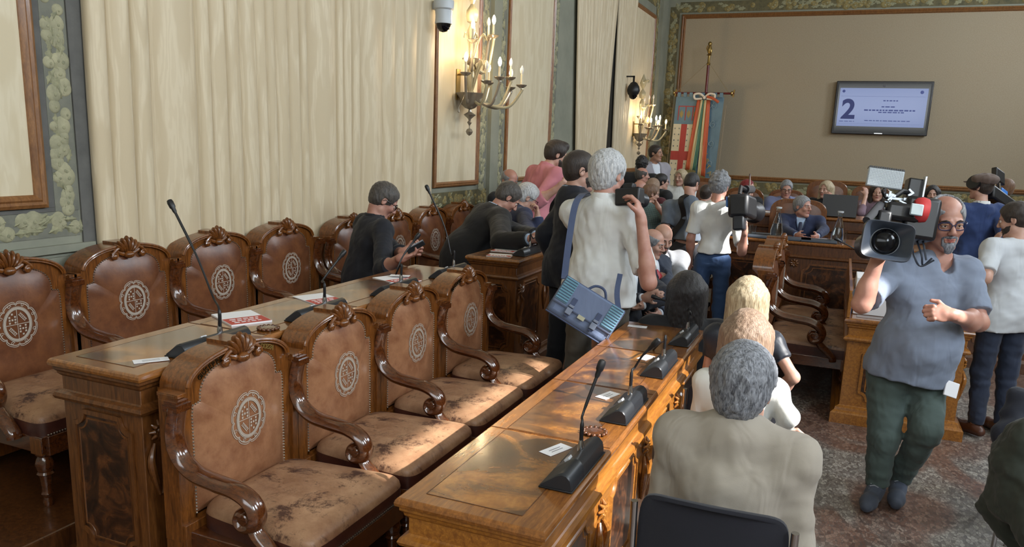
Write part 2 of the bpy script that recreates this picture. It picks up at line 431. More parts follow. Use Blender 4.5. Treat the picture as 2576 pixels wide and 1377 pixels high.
bandy(-4.08, -3.86, .9, 5.1, 21); bandy(-3.86, 5.0, 4.97, 5.2, 22, ztall=False); bandy(-3.858, 5.0, .98, 1.24, 23, ztall=False)
trim(MB().box(-4.12, 5.2, YW-.05, YW, 5.3, 5.42).box(-4.12, 5.2, YW-.09, YW, 5.42, 5.5), PAINT)
trim(MB().box(-4.1, 5.2, YW-.03, YW, .86, .93), PAINT2)
struct(MB().box(-4.1, 5.2, YW-.03, YW, 0, .16).build('baseboard_back', PAINT2, smooth=False))

# ------------------------------------------------------------------ drapes
DRAPE = silk('moire_drape', '#c5b495', '#d2c3a6', 1.0)
def drape(y0, y1, z0, z1, x, seed, label, group=None, wmin=.1, wmax=.4, slant0=0, slant1=0, flare=0):
    r = random.Random(seed); cuts = [y0]
    while cuts[-1] < y1: cuts.append(cuts[-1]+r.choice([r.uniform(wmin, wmin*1.6), r.uniform(wmin*1.6, wmax)]))
    cuts = [y0+(c-y0)*(y1-y0)/(cuts[-1]-y0) for c in cuts]
    prof = []
    for a, b in zip(cuts, cuts[1:]):
        wd = b-a; dp = min(.09, .03+wd*.2); sk = r.uniform(.28, .72); K = 9
        for k in range(K):
            q = k/K; e = q/sk*.5 if q < sk else .5+(q-sk)/(1-sk)*.5
            prof.append((a+wd*q, dp*(abs(math.sin(PI*e))**.5)))
    prof.append((y1, 0)); n = len(prof); NZ = 14; vs = []; fs = []
    ph = [r.uniform(0, 6) for _ in range(4)]
    for i in range(NZ+1):
        q = i/NZ; z = z0+(z1-z0)*q
        for j, (yy, d) in enumerate(prof):
            u = (yy-y0)/(y1-y0)
            yb = yy+slant0*(1-u)*(1-q)+slant1*u*(1-q)+.018*math.sin(z*1.1+ph[0]+yy*2.1)
            dd = d*(.86+.2*math.sin(z*.8+yy*3+ph[1]))+.012*math.sin(yy*1.7+ph[2])
            vs.append((x+dd+flare*(1-q)**2, yb, z))
    for i in range(NZ):
        for j in range(n-1): fs.append((i*n+j, i*n+j+1, (i+1)*n+j+1, (i+1)*n+j))
    m = MB().add(vs, fs); o = m.build('drape', DRAPE)
    for p in o.data.polygons: p.use_smooth = True
    s = o.modifiers.new('cloth', 'SOLIDIFY'); s.thickness = .006; s.offset = -1
    tag(o, label, 'curtain', group); return o
# flat dark sheet on the wall: shade of the window gap put into its colour
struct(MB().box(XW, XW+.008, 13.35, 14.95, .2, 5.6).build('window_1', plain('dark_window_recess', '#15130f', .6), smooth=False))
drape(3.33, 7.44, .02, 5.8, XW+.012, 5, 'very wide cream moire drapes hanging behind the two rows of carved armchairs', wmin=.11, wmax=.44)
drape(11.75, 14.35, .02, 5.8, XW+.04, 8, 'cream drape left of the dark window gap, swept aside towards the bottom', 'drapes of the far window', wmin=.12, wmax=.3, slant0=.75, slant1=-.55)
drape(14.3, 15.65, .02, 5.8, XW+.03, 9, 'narrow cream drape right of the dark window gap, next to the black dome camera', 'drapes of the far window', wmin=.12, wmax=.25, slant0=.28, slant1=-.2)
# raised floors for the rows on the left
struct(MB().box(-3.05, -1.18, .5, 9.0, 0, .08).build('floor_step_front', W_DARK, smooth=False, bevel=.01))
struct(MB().box(XW, -3.05, .5, 11, 0, .17).build('floor_step_rear', W_DARK, smooth=False, bevel=.01))
struct(MB().box(-1.2, 3.7, 8.35, 16.2, 0, .25).build('floor_dais', W_DARK, smooth=False, bevel=.01))
# ------------------------------------------------------------------ carved leather armchair of the council rows
def outer_profile():
    """outline of the back (y, z) from bottom left over the arch to bottom right"""
    p = [(-.3525, .06), (-.3525, .5), (-.3525, .86), (-.3525, .895), (-.31, .9)]
    N = 26
    for i in range(N+1):
        a = PI-PI*i/N
        p.append((.30*math.copysign(abs(math.cos(a))**.92, math.cos(a)), .895+.128*abs(math.sin(a))**.85))
    p += [(.31, .9), (.3525, .895), (.3525, .86), (.3525, .5), (.3525, .06)]
    return p
def inner_profile():
    p = [(-.268, .385), (-.268, .5), (-.268, .79), (-.262, .83), (-.224, .836)]
    N = 26
    for i in range(N+1):
        a = PI-PI*i/N
        p.append((.224*math.copysign(abs(math.cos(a))**.8, math.cos(a)), .842+.128*abs(math.sin(a))**.8))
    p += [(.224, .836), (.262, .83), (.268, .79), (.268, .5), (.268, .385)]
    return p
OUT, INN = outer_profile(), inner_profile()
CC = (0, .66)
def cushion_x(y, z):
    """height of the padded back over the point (y, z)"""
    best = 9
    n = len(INN); dy, dz = y-CC[0], z-CC[1]
    if abs(dy)+abs(dz) < 1e-6: return .062
    for i in range(n):
        (a, b), (c, d) = INN[i], INN[(i+1) % n]
        a -= CC[0]; c -= CC[0]; b -= CC[1]; d -= CC[1]
        den = dy*(d-b)-dz*(c-a)
        if abs(den) < 1e-12: continue
        tt = (a*(d-b)-b*(c-a))/den; uu = (a*dz-b*dy)/den
        if tt > 0 and -1e-6 <= uu <= 1+1e-6: best = min(best, tt)
    s = min(1, 1/best)
    return .018+.044*(1-s**3.2)
def emblem_mesh():
    """printed shield: scrolled border, oval rings, quarters with checks and bars"""
    m = MB(); cy, cz, R = 0, .705, .105
    def ribbon(pts, w, closed=False):
        n = len(pts); vs = []; fs = []
        for i, (y, z) in enumerate(pts):
            a = pts[(i-1) % n] if closed or i else pts[i]; b = pts[(i+1) % n] if closed or i < n-1 else pts[i]
            ty, tz = b[0]-a[0], b[1]-a[1]; l = math.hypot(ty, tz) or 1; ny, nz = -tz/l*w/2, ty/l*w/2
            for s in (-1, 1): vs.append((y+ny*s*1.4, z+nz*s*1.4))
        vv = [(cushion_x(cy+y, cz+z)+.0025, cy+y, cz+z) for y, z in vs]
        for i in range(n if closed else n-1):
            j = (i+1) % n; fs.append((2*i, 2*j, 2*j+1, 2*i+1))
        m.add(vv, fs)
    def oval(rx, rz, w, n=40): ribbon([(rx*math.cos(2*PI*i/n), rz*math.sin(2*PI*i/n)) for i in range(n)], w, True)
    oval(.060, .074, .0028); oval(.066, .080, .0045); oval(.072, .086, .0018)
    def wavy(b, amp, w, ph=0):
        P = []
        for i in range(96):
            a = 2*PI*i/96; r = 1+amp*abs(math.sin(4*a+ph))**.6+.03*math.cos(8*a)
            P.append((b*.98*r*math.cos(a), b*1.08*r*math.sin(a)))
        ribbon(P, w, True)
    wavy(.084, .18, .003); wavy(.090, .19, .0022)
    for k in range(8):
        a = 2*PI*(k+.5)/8; r = .088
        c = (r*math.cos(a), r*1.1*math.sin(a))
        ribbon([(c[0]+.010*math.cos(q*.5)*(1-q/18), c[1]+.010*math.sin(q*.5)*(1-q/18)) for q in range(15)], .002)
    ribbon([(0, -.074), (0, .074)], .0022); ribbon([(-.06, 0), (.06, 0)], .0022)
    def cell(y, z, w, h):
        vv = [(cushion_x(cy+a, cz+b)+.0025, cy+a, cz+b) for a, b in ((y, z), (y+w, z), (y+w, z+h), (y, z+h))]
        m.add(vv, [(0, 1, 2, 3)])
    for sy, sz in ((-1, 1), (1, -1)):
        for i in range(3):
            for j in range(4):
                if (i+j) % 2 == 0 or j == 1:
                    y0, z0 = sy*(.006+.014*i), sz*(.006+.014*j)
                    if math.hypot(y0/.052, z0/.068) < .95: cell(y0-(.009 if sy < 0 else 0), z0-(.009 if sz < 0 else 0), .009, .009)
    for sy, sz in ((1, 1), (-1, -1)):
        a = (sy*.012, sz*.052); b = (sy*.042, sz*.014)
        for off in (-.0065, .0065):
            ribbon([(a[0]+off*.7, a[1]+off*.6*sy*sz), (b[0]+off*.7, b[1]+off*.6*sy*sz)], .0025)
        for k in range(5):
            q = (k+.5)/5; cell(a[0]+(b[0]-a[0])*q-.002, a[1]+(b[1]-a[1])*q-.002, .005, .005)
    return m
def arm_meshes(side, far=False):
    """polished curved arm with scroll end and its curved post, at y = side*.3525"""
    y = side*.3525
    path = smoothpath([(.045, y, .86), (.028, y, .80), (.022, y, .73), (.05, y, .655), (.12, y, .605), (.22, y, .588), (.31, y, .578), (.375, y, .55), (.402, y, .505), (.388, y, .462), (.352, y, .45), (.328, y, .475), (.338, y, .505), (.362, y, .502)], 6)
    n = len(path); rr = [(.030, .031 if i < n-24 else .031-.018*((i-(n-24))/24)) for i in range(n)]
    pr = []
    for k in range(20):
        a = 2*PI*k/20; q = 1+.16*abs(math.cos(1.5*a*2)); pr.append((1.3*math.cos(a)*q, .95*math.sin(a)))
    m = MB().tube(path, rr, prof=pr, up=(0, 1, 0))
    m.box(.005, .075, y-.036, y+.036, .845, .872); m.box(.01, .068, y-.03, y+.03, .872, .884)
    m.lathe([(.0, -.04), (.02, -.038), (.024, -.034), (.024, .034), (.02, .038), (0, .04)], (.362, y, .49), 16, 'y')
    post = smoothpath([(.372, y, .47), (.40, y, .425), (.445, y, .385), (.485, y, .345), (.49, y, .32)], 5)
    p = MB().tube(post, [.03]*len(post), prof=[(1.05*math.cos(2*PI*k/16)*(1+.12*abs(math.cos(3*PI*k/8))), .8*math.sin(2*PI*k/16)) for k in range(16)], up=(0, 1, 0))
    return m, p
def chair_meshes():
    P = {}
    n = len(OUT)
    f = MB()
    fr = [Vector((.03, y, z)) for y, z in OUT]; fi = [Vector((.03, y, z)) for y, z in INN]; fb = [Vector((.0, y, z)) for y, z in INN]
    ob = [Vector((-.1 if z > .89 and abs(y) < .312 else -.05, y, z)) for y, z in OUT]
    # stepped mouldings of the arch: bevelled front edge
    f.rings([ob, [Vector((.02, y, z)) for y, z in OUT], fr], close=False)
    mid = [Vector((.03, o[0]*.93+i[0]*.07, o[1]*.93+i[1]*.07)) for o, i in zip(OUT, INN)]
    mid2 = [Vector((.02, o[0]*.86+i[0]*.14, o[1]*.86+i[1]*.14)) for o, i in zip(OUT, INN)]
    f.rings([fr, mid, mid2, [Vector((.02, v.y, v.z)) for v in fi], fb], close=False)
    f.add(ob, [tuple(range(n))])
    f.add([(.03, -.3525, .06), (.03, .3525, .06), (.03, .268, .385), (.03, -.268, .385)], [(0, 1, 2, 3)])
    f.box(-.05, .05, -.35, .35, .2, .37)
    for s in (-1, 1):
        ya, yb = sorted((s*.3515, s*.308)); f.box(-.06, .045, ya, yb, .885, .9); f.box(-.055, .04, ya, yb+.004*s, .872, .8849)
        f.box(-.05, .034, s*.335-.02, s*.335+.02, .3, .872)
    P['back_frame'] = f
    # arch bead mouldings either side of the crest
    for s in (-1, 1):
        b = MB()
        for off, r in ((-.006, .008), (.006, .004)):
            pts = []
            for i in range(15):
                a = PI/2-s*(.27+1.2*i/14)
                pts.append((.034, (.288-off)*math.cos(a), .895+(.118-off)*abs(math.sin(a))**.85))
            b.tube(pts, r, 8)
        b.ball((.036, s*.092, .962), (.018, .02, .02), 10, 8)
        b.tube([(.045, s*(.092+.022*math.cos(q*.6)*(1-q/16)), .962+.022*math.sin(q*.6)*(1-q/16)) for q in range(15)], .006, 6)
        b.tube([(.04, s*.11, .975), (.042, s*.08, 1.0), (.04, s*.055, 1.008)], .009, 8)
        P['moulding%d' % s] = b
    c = MB()
    for k in range(7):
        a = PI/2+(k-3)*.27; L = .074-.006*abs(k-3)
        cc = Vector((.03, .075*math.cos(a), .98+L*.6*math.sin(a)))
        c.ball(cc, (.028, .0105, L*.62), 10, 8, Matrix.Rotation(-(a-PI/2), 3, 'X').inverted() if False else Matrix.Rotation(a-PI/2, 3, 'X'))
    c.box(-.10, .015, -.05, .05, .99, 1.035); c.ball((.04, 0, .965), (.03, .03, .022), 12, 8)
    for s in (-1, 1): c.tube([(.03, s*.03, .968), (.03, s*.07, .985), (.03, s*.082, 1.005)], [.014, .012, .006], 8)
    P['shell_crest'] = c
    # padded back
    rs = []
    for s in (1, .985, .95, .9, .8, .65, .45, .25, .08):
        rs.append([Vector((cushion_x(CC[0]+(y-CC[0])*s*.999, CC[1]+(z-CC[1])*s*.999), CC[0]+(y-CC[0])*s, CC[1]+(z-CC[1])*s)) for y, z in INN])
    P['back_cushion'] = MB().rings(rs, close=True, cap0=False)
    nl = MB(); pts = [Vector((.022, y*.985, z)) for y, z in INN]
    acc = 0; step = .0135
    for a, b_ in zip(pts, pts[1:]):
        L = (b_-a).length
        while acc < L:
            q = a+(b_-a)*(acc/L); r = .0052
            nl.add([q+Vector(v)*r for v in ((1, 0, 0), (0, 1, 0), (0, 0, 1), (0, -1, 0), (0, 0, -1))], [(0, 1, 2), (0, 2, 3), (0, 3, 4), (0, 4, 1)]); acc += step
        acc -= L
    P['nail_trim'] = nl
    P['emblem'] = emblem_mesh()
    # seat: dark rail cushion with a domed worn top
    rs = []
    for s, zz in ((1, .33), (1, .395), (.985, .415), (.95, .43), (.85, .444), (.65, .455), (.4, .462), (.15, .464)):
        ring = []
        for k in range(48):
            a = 2*PI*k/48; e = .22
            cx = math.copysign(abs(math.cos(a))**e, math.cos(a)); sy = math.copysign(abs(math.sin(a))**e, math.sin(a))
            hw = .305+.03*cx
            ring.append(Vector((.335+.295*cx*s, hw*sy*s, zz)))
        rs.append(ring)
    s_ = MB().rings(rs, cap0=True)
    s_.mi = [1 if min(s_.v[i][2] for i in f_) < .393 else 0 for f_ in s_.f]
    P['seat_cushion'] = s_
    r = MB(); r.box(.0, .62, -.325, .325, .26, .335); r.box(.60, .632, -.30, .30, .245, .335)
    P['seat_rail'] = r
    nt = MB()
    for k in range(46): nt.ball((.634, -.30+k*.6/45, .345), .005, 6, 4)
    P['rail_nails'] = nt
    lg = [(.0, 0), (.018, .0), (.022, .02), (.016, .04), (.026, .06), (.02, .075), (.024, .12), (.028, .15), (.036, .155), (.03, .165), (.04, .2), (.032, .225), (.026, .235), (.035, .245), (.035, .25)]
    P['leg'] = MB().lathe(lg, n=16)
    P['leg_block'] = MB().box(-.036, .036, -.036, .036, .25, .33)
    return P
CH = chair_meshes()
def make_chair(kind, label, group, both=False, loc=(0, 0, 0), rz=0, sc=1):
    t = thing('carved_armchair', label, 'armchair', loc, rz, group); t.scale = (sc, sc, sc)
    CH['back_frame'].build('back_frame', W_CHAIR, t, bevel=.002)
    CH['moulding-1'].build('arch_moulding', W_CHAIR, t); CH['moulding1'].build('arch_moulding', W_CHAIR, t); CH['shell_crest'].build('shell_crest', W_CHAIR, t)
    cu = CH['back_cushion'].build('back_cushion', L_BACK if kind == 'front' else L_BACK2, t)
    CH['nail_trim'].build('nail_trim', PEWTER, t, smooth=False)
    CH['emblem'].build('printed_shield', EMB, cu, smooth=False)
    CH['seat_cushion'].build('seat_cushion', [L_SEAT, L_SEATDK], t)
    rl = CH['seat_rail'].build('seat_rail', W_ARM, t, bevel=.004); CH['rail_nails'].build('rail_nails', PEWTER, rl)
    for s in (-1, 1):
        g = CH['leg'].build('leg', W_ARM, t, loc=(.58, s*.29, 0)); CH['leg_block'].build('leg_block', W_CHAIR, g, bevel=.004)
    for s in (-1, 1): MB().box(-.04, .0, s*.3-.025, s*.3+.025, 0, .25).build('leg', W_ARM, t)
    sides = (-1, 1) if both else (-1,)
    for s in sides:
        a, p = arm_meshes(s); ao = a.build('armrest', W_ARM, t); p.build('arm_post', W_ARM, ao)
    return t
ord_ = ['nearest', 'second', 'third', 'farthest']
front = []
for k in range(4):
    lab = ['brown leather armchair with brass letters on its arch, nearest in the front row', 'carved leather armchair second from the near end of the front row, half in sun',
           'carved leather armchair third in the front row with pale scuffs left of its shield', 'carved leather armchair at the far end of the front row, letters on its arch'][k]
    front.append(make_chair('front', lab, 'front row armchairs', k == 3, (-2.225, 2.405+.705*k, .08)))
for k in range(4):
    lab = ['carved armchair at the left picture edge, its shield cut by the frame', 'carved armchair left of the tall leaning microphone in the rear row',
           'carved armchair just right of the tall leaning microphone, third in the rear row', 'carved armchair last of the near rear row, with a free arm on its far side'][k]
    make_chair('rear', lab, 'rear row armchairs by the drapes', k == 3, (-3.93, 2.62+.735*k, .17), 0, 1.07)
for k in range(4):
    lab = ['carved armchair holding the man in the dark navy shirt', 'brown carved armchair just right of the seated man in the dark navy shirt', 'carved armchair holding the grey-haired man in the black suit', 'carved armchair holding the man in glasses with chin on hand'][k]
    make_chair('rear', lab, 'rear row armchairs behind the far desk', k == 3, (-3.93, 5.72+.72*k, .17), 0, 1.05)
for k in range(2):
    make_chair('rear', ['tall carved armchair seen edge-on, facing right towards the desk with white boxes', 'carved armchair just beyond the edge-on one, by the curved front of the dais'][k], 'armchairs in front of the dais', True, (-.47, 6.75+.8*k, 0), 0, 1.14)
def arch_letters(parent, word, a0, a1, size, mat):
    """raised letters following the arch; a0..a1 angles in degrees from the right"""
    chars, w = text_chars(word, size, .002); m = MB(); tot = w
    for x, vs, fs in chars:
        a = math.radians(a0+(a1-a0)*((x+size*.3)/tot))
        cy, cz = .243*math.cos(a), .878+.104*abs(math.sin(a))**.85
        ty, tz = math.sin(a), -math.cos(a)*.55; l = math.hypot(ty, tz); ty /= l; tz /= l
        m.add([(.0335+v.z, cy+ty*(v.x-size*.3)+(-tz)*v.y, cz+tz*(v.x-size*.3)+ty*v.y) for v in vs], fs)
    m.build('brass_letters', mat, parent, smooth=False)
LBR = plain('letter_brass', '#cdb26a', .3, metal=.8); LBD = plain('dark_letters', '#2c2415', .35, metal=.6)
arch_letters(front[0], 'GIUSEPPE', 158, 114, .03, LBD); arch_letters(front[0], 'DOZZA', 62, 38, .03, LBR)
arch_letters(front[3], 'GIACOMO', 158, 114, .03, LBD)

# ------------------------------------------------------------------ desks
def notch_panel(m, c, u, v, n, w, h, cut, t=.02):
    """raised frame with concave corners on a face; c centre, u/v in-plane axes, n outward normal. returns outline"""
    c, u, v, n = map(Vector, (c, u, v, n)); P = []
    for sx, sy in ((1, 1), (-1, 1), (-1, -1), (1, -1)):
        cx, cy = sx*w/2, sy*h/2; K = 6; seq = []
        for k in range(K+1):
            a = PI/2*k/K
            seq.append((cx-sx*cut*math.cos(a) if False else cx-sx*cut*(1-0)*math.cos(a), cy-sy*cut*math.sin(a)))
        seq = [(cx-sx*cut*math.sin(PI/2*k/K), cy-sy*cut*math.cos(PI/2*k/K)) for k in range(K+1)]
        lst = [(cx, cy-sy*(cut+.012))]+seq+[(cx-sx*(cut+.012), cy)]
        if sx*sy < 0: lst = lst[::-1]
        P += lst
    pts = [c+u*a+v*b for a, b in P]; pts.append(pts[0])
    m.tube(pts, t*.55, prof=[(.9, -1), (.9, -.2), (.3, .5), (-.2, .9), (-.9, .2), (-.9, -1)], up=tuple(n.cross(Vector((0, 0, 1)))) if False else None)
    inn = [c+u*a*.86+v*b*.9 for a, b in P]; inn.append(inn[0])
    m.tube(inn, t*.3, 6)
    return [c+n*.003+u*a+v*b for a, b in P]
def rosette(m, c, n, r):
    c, n = Vector(c), Vector(n).normalized(); u = Vector((0, 0, 1)); v = n.cross(u)
    for k in range(8):
        a = 2*PI*k/8; d = (u*math.cos(a)+v*math.sin(a))
        pts = [c+d*r*.15+n*.01, c+d*r*.55+n*.016, c+d*r*.95+n*.006]
        m.tube(pts, [r*.1, r*.2, r*.08], 8)
    m.ball(c+n*.012, r*.24, 10, 8); return m
def moulded(m, x0, x1, y0, y1, prof):
    """stack of rectangular rings: prof = [(outset, z), ...]"""
    rs = [[Vector((x0-o, y0-o, z)), Vector((x1+o, y0-o, z)), Vector((x1+o, y1+o, z)), Vector((x0-o, y1+o, z))] for o, z in prof]
    return m.rings(rs)
def make_desk(label, x0, x1, y0, y1, z0, z1, seats, group=None, mtop=None, base_mat=None):
    """long council desk; worktop edge at x0..x1, y0..y1"""
    t = thing('council_desk', label, 'desk', ((x0+x1)/2, (y0+y1)/2, z0), 0, group)
    ox, oy = -(x0+x1)/2, -(y0+y1)/2
    X0, X1, Y0, Y1 = x0+ox, x1+ox, y0+oy, y1+oy; H = z1-z0; bi = .035
    base_mat = base_mat or W_BODY
    b = MB(); moulded(b, X0+bi, X1-bi, Y0+bi, Y1-bi, [(0, .1), (0, H-.045)])
    b.build('body', base_mat, t, bevel=.003)
    m = MB(); moulded(m, X0+bi, X1-bi, Y0+bi, Y1-bi, [(.0, H-.17), (.022, H-.168), (.028, H-.155), (.022, H-.142), (.006, H-.135), (0, H-.13)])
    moulded(m, X0+bi, X1-bi, Y0+bi, Y1-bi, [(0, H-.075), (.01, H-.065), (.012, H-.055), (.022, H-.045), (.022, H-.035)])
    m.build('edge_moulding', base_mat, t, smooth=False)
    p = MB(); moulded(p, X0+bi, X1-bi, Y0+bi, Y1-bi, [(.055, 0), (.055, .075), (.045, .085), (.03, .095), (.025, .115), (.005, .125), (0, .13)])
    p.build('plinth', base_mat, t, smooth=False)
    tp = MB(); moulded(tp, X0, X1, Y0, Y1, [(-.012, H-.035), (-.002, H-.028), (0, H-.018), (-.003, H-.008), (-.008, H-.002), (-.012, H)])
    top = tp.build('worktop', mtop or W_TOP, t, smooth=False)
    L = (Y1-Y0)/seats
    gr = MB()
    for k in range(seats):
        a, c = Y0+L*k+(.075 if k == 0 else .012), Y0+L*(k+1)-(.075 if k == seats-1 else .012)
        MB().box(X0+.08, X1-.105, a, c, H-.001, H+.0012).build('burl_inlay', W_BURL, top, smooth=False)
        for w0 in (X0+.078, X1-.1045): gr.box(w0-.0012, w0+.0012, a, c, H, H+.0016)
        gr.box(X0+.078, X1-.104, a-.003, a, H, H+.0016)
        if k: gr.box(X0+.012, X1-.012, Y0+L*k-.0015, Y0+L*k+.0015, H, H+.0018)
    gr.build('inlay_line', W_DARK, top, smooth=False)
    # end panel facing the camera, right face panels with carved rosettes
    zc = (.13+H-.17)/2+.01; hh = H-.17-.13-.09
    for s, yy in ((-1, Y0+bi), (1, Y1-bi)):
        e = MB(); out = notch_panel(e, (0, yy, zc), (1, 0, 0), (0, 0, 1), (0, s, 0), (X1-X0)*.62, hh, .055)
        e.build('end_panel_moulding', base_mat, t); MB().add(out, [tuple(range(len(out)))]).build('end_panel', W_DARKBURL, t, smooth=False)
    for k in range(seats):
        yc = Y0+L*(k+.5)
        e = MB(); out = notch_panel(e, (X1-bi, yc, zc), (0, 1, 0), (0, 0, 1), (1, 0, 0), L*.6, hh, .06)
        e.build('front_panel_moulding', base_mat, t); MB().add(out, [tuple(range(len(out)))]).build('front_panel', W_DARKBURL, t, smooth=False)
        if True:
            yy = Y0+L*k+(.1 if k == 0 else 0)
            ro = rosette(MB(), (X1-bi, yy+.0, H-.25), (1, 0, 0), .045); ro.build('carved_rosette', base_mat, t)
            le = MB()
            for s in (-1, 1):
                le.tube(smoothpath([(X1-bi+.008, yy+s*.02, H-.3), (X1-bi+.02, yy+s*.05, H-.36), (X1-bi+.012, yy+s*.03, H-.44), (X1-bi+.006, yy+s*.005, H-.52)], 4), [.006+.01*math.sin(PI*i/12) for i in range(13)], 8)
            le.build('carved_leaf', base_mat, t)
    return t
make_desk('long honey-brown council desk with burl top in front, four microphones on it', -1.195, -.68, 1.965, 4.86, 0, .83, 4, 'council desks on the left', base_mat=W_FRONT)
make_desk('long council desk behind the front row of armchairs with leaflets on top', -2.83, -2.335, 2.02, 4.92, 0.08, 1.04, 4, 'council desks on the left')
make_desk('council desk beyond the aisle where two men in dark suits sit', -2.75, -2.27, 5.6, 8.35, 0.08, 1.035, 4, 'council desks on the left')
make_desk('council desk end with white boxes on top, behind the cameraman', .13, .96, 5.99, 8.05, 0, .79, 3, base_mat=W_FRONT)

# ------------------------------------------------------------------ desk microphones
def make_mic(loc, head, label, group, wob=(), rz=0, mid=None):
    t = thing('desk_microphone', label, 'microphone', loc, rz, group)
    w = .052; L = .19
    prof = [(-.055, 0), (-.055, .012), (.0, .055), (.018, .063), (.034, .06), (.048, .045), (.053, .02), (.053, 0)]
    m = MB(); m.rings([[Vector((x*k, y, z*k2)) for x, z in prof] for y, k, k2 in ((-L, .97, .9), (-L+.006, 1, 1), (-.06, 1, 1), (-.058, 1.02, 1.02), (-.052, 1.02, 1.02), (-.05, 1, 1), (L-.006, 1, 1), (L, .97, .9))], close=True)
    m.build('base', BLACK2, t)
    MB().box(-.06, .058, -L-.004, L+.004, 0, .006).build('foot_plate', BLACK, t, bevel=.002)
    MB().obox((-.014, -.03, .049), (.008, 0, .0065), (0, .016, 0), (-.003, 0, .004)).build('talk_button', plain('grey_button', '#b9bcc0', .3), t, bevel=.001)
    MB().box(-.052, -.01, -.0, .09, .01, .016).build('speaker_slot', BLACK, t)
    b = Vector((.005, .05, .06)); h = Vector(head)
    MB().lathe([(.012, 0), (.012, .02), (.009, .035), (.006, .06)], b-Vector((0, 0, .008)), 12).build('stem_collar', CHROME, t)
    mids = [b+Vector((0, 0, .1))]+([Vector(q) for q in mid] if mid else [b+(h-b)*.55+Vector((0, 0, .03))])
    pts = smoothpath([b]+mids+[h], 8)
    g = MB().tube(pts, [.0075 if i < 8 else (.0048 if i < len(pts)-7 else .0062) for i in range(len(pts))], 8)
    g.build('gooseneck', BLACK, t)
    d = (pts[-1]-pts[-3]).normalized(); rot = d.to_track_quat('Z', 'Y').to_matrix()
    hm = MB(); rs = []
    for r, z in ((.006, -.02), (.009, -.01), (.0095, .005), (.0135, .012), (.0145, .035), (.012, .046), (.004, .05)):
        rs.append([pts[-1]+rot @ Vector((r*math.cos(2*PI*k/14), r*math.sin(2*PI*k/14), z)) for k in range(14)])
    hm.rings(rs); hm.build('microphone_capsule', BLACK, t)
    return t
g1 = 'microphones on the front desk'; g2 = 'microphones on the middle desk'
mz = .832
def rel(base, p): return tuple(Vector(p)-Vector(base))
def mic_at(base, hp, label, group, mid=None):
    make_mic(base, rel(base, hp), label, group, mid=[rel(base, q) for q in mid] if mid else None)
mic_at((-.752, 2.44, mz), PY(1505, 938, 2.56), 'microphone nearest on the front desk, its stem leaning upright to the right', g1, [PY(1467, 1040, 2.52)])
mic_at((-.752, 3.14, mz), PY(1639, 873, 3.2), 'second microphone from the near end of the front desk, stem bent right', g1, [PY(1597, 925, 3.21), PY(1615, 897, 3.2)])
mic_at((-.758, 3.86, mz), PX(1628, 898, -.93), 'third microphone on the front desk, stem bowed over to the left', g1, [PY(1675, 858, 3.95), PX(1658, 866, -.82)])
mic_at((-.762, 4.55, mz), PX(1656, 751, -1.02), 'farthest microphone on the front desk, long stem reaching left', g1, [PY(1738, 792, 4.62), PX(1732, 778, -.8), PX(1700, 766, -.9)])
mz = 1.042
mic_at((-2.395, 2.45, mz), PY(437, 527, 2.62), 'tall microphone on the middle desk leaning left before the drapes', g2, [PY(535, 745, 2.56), PY(495, 645, 2.6)])
mic_at((-2.395, 3.19, mz), PY(855, 648, 3.4), 'microphone on the middle desk behind the second armchair, stem leaning right', g2, [PY(812, 705, 3.3)])
mic_at((-2.395, 3.95, mz), PY(1044, 603, 4.15), 'microphone on the middle desk before the man holding a phone', g2, [PY(996, 690, 4.02), PY(1012, 648, 4.08)])
mic_at((-2.40, 4.66, mz), PY(1079, 482, 4.75), 'tall microphone at the far end of the middle desk', g2, [PY(1135, 640, 4.72), PY(1118, 570, 4.75)])
mic_at((.55, 7.35, .794), PY(2112, 606, 7.35), 'dark microphone on the right desk beside the lens hood of the television camera', 'microphone on the right desk', [PY(2160, 632, 7.35)])
mic_at((-2.36, 5.98, 1.037), PY(1366, 575, 6.2), 'short microphone on the far desk near the suited man', 'microphone on the far desk', [PY(1343, 600, 6.05)])

# ------------------------------------------------------------------ paper, cards, ashtray rings
def card(pts, z, label, name='name_card', group=None, lines=2):
    P = [Vector(p) for p in pts]; c = sum(P, Vector())/4
    t = thing(name, label, 'card', c, 0, group)
    m = MB().extrude([Vector((p.x-c.x, p.y-c.y, 0)) for p in P], (0, 0, .0012)); m.build('card_sheet', PAPER, t, smooth=False)
    u = (P[1]-P[0]).normalized(); L = (P[1]-P[0]).length; v = (P[3]-P[0]).normalized(); Wd = (P[3]-P[0]).length
    ln = MB()
    for k in range(lines):
        o = Vector((0, 0, .0014)); a = u*(-L*.25)+v*(Wd*(.12-.24*k))+o; b = u*(L*.25)+v*(Wd*(.12-.24*k))+o; q = v*(Wd*.035)
        ln.add([a-q, b-q, b+q, a+q], [(0, 1, 2, 3)])
    ln.build('printed_line', plain('grey_ink', '#6d6d74', .7), t, smooth=False); return t
def quad_at(cx, cy, z, a, w, h):
    u = Vector((math.cos(a), math.sin(a), 0)); v = Vector((-u.y, u.x, 0)); c = Vector((cx, cy, z))
    return [c-u*w/2-v*h/2, c+u*w/2-v*h/2, c+u*w/2+v*h/2, c-u*w/2+v*h/2]
gc = 'white name cards on the desks'
card(quad_at(-.868, 2.575, .8325, 1.2, .125, .058), 0, 'white name card behind the nearest front desk microphone', group=gc)
card(quad_at(-.873, 3.29, .8325, 1.25, .12, .058), 0, 'white name card behind the second front desk microphone', group=gc)
card(quad_at(-.87, 4.02, .8325, 1.3, .11, .055), 0, 'white name card by the third front desk microphone', group=gc)
card(quad_at(-1.09, 4.72, .8325, .1, .12, .055), 0, 'white card at the far end of the front desk', group=gc)
card(quad_at(-2.455, 2.19, 1.0425, .95, .13, .055), 0, 'white name card at the near corner of the middle desk', group=gc)
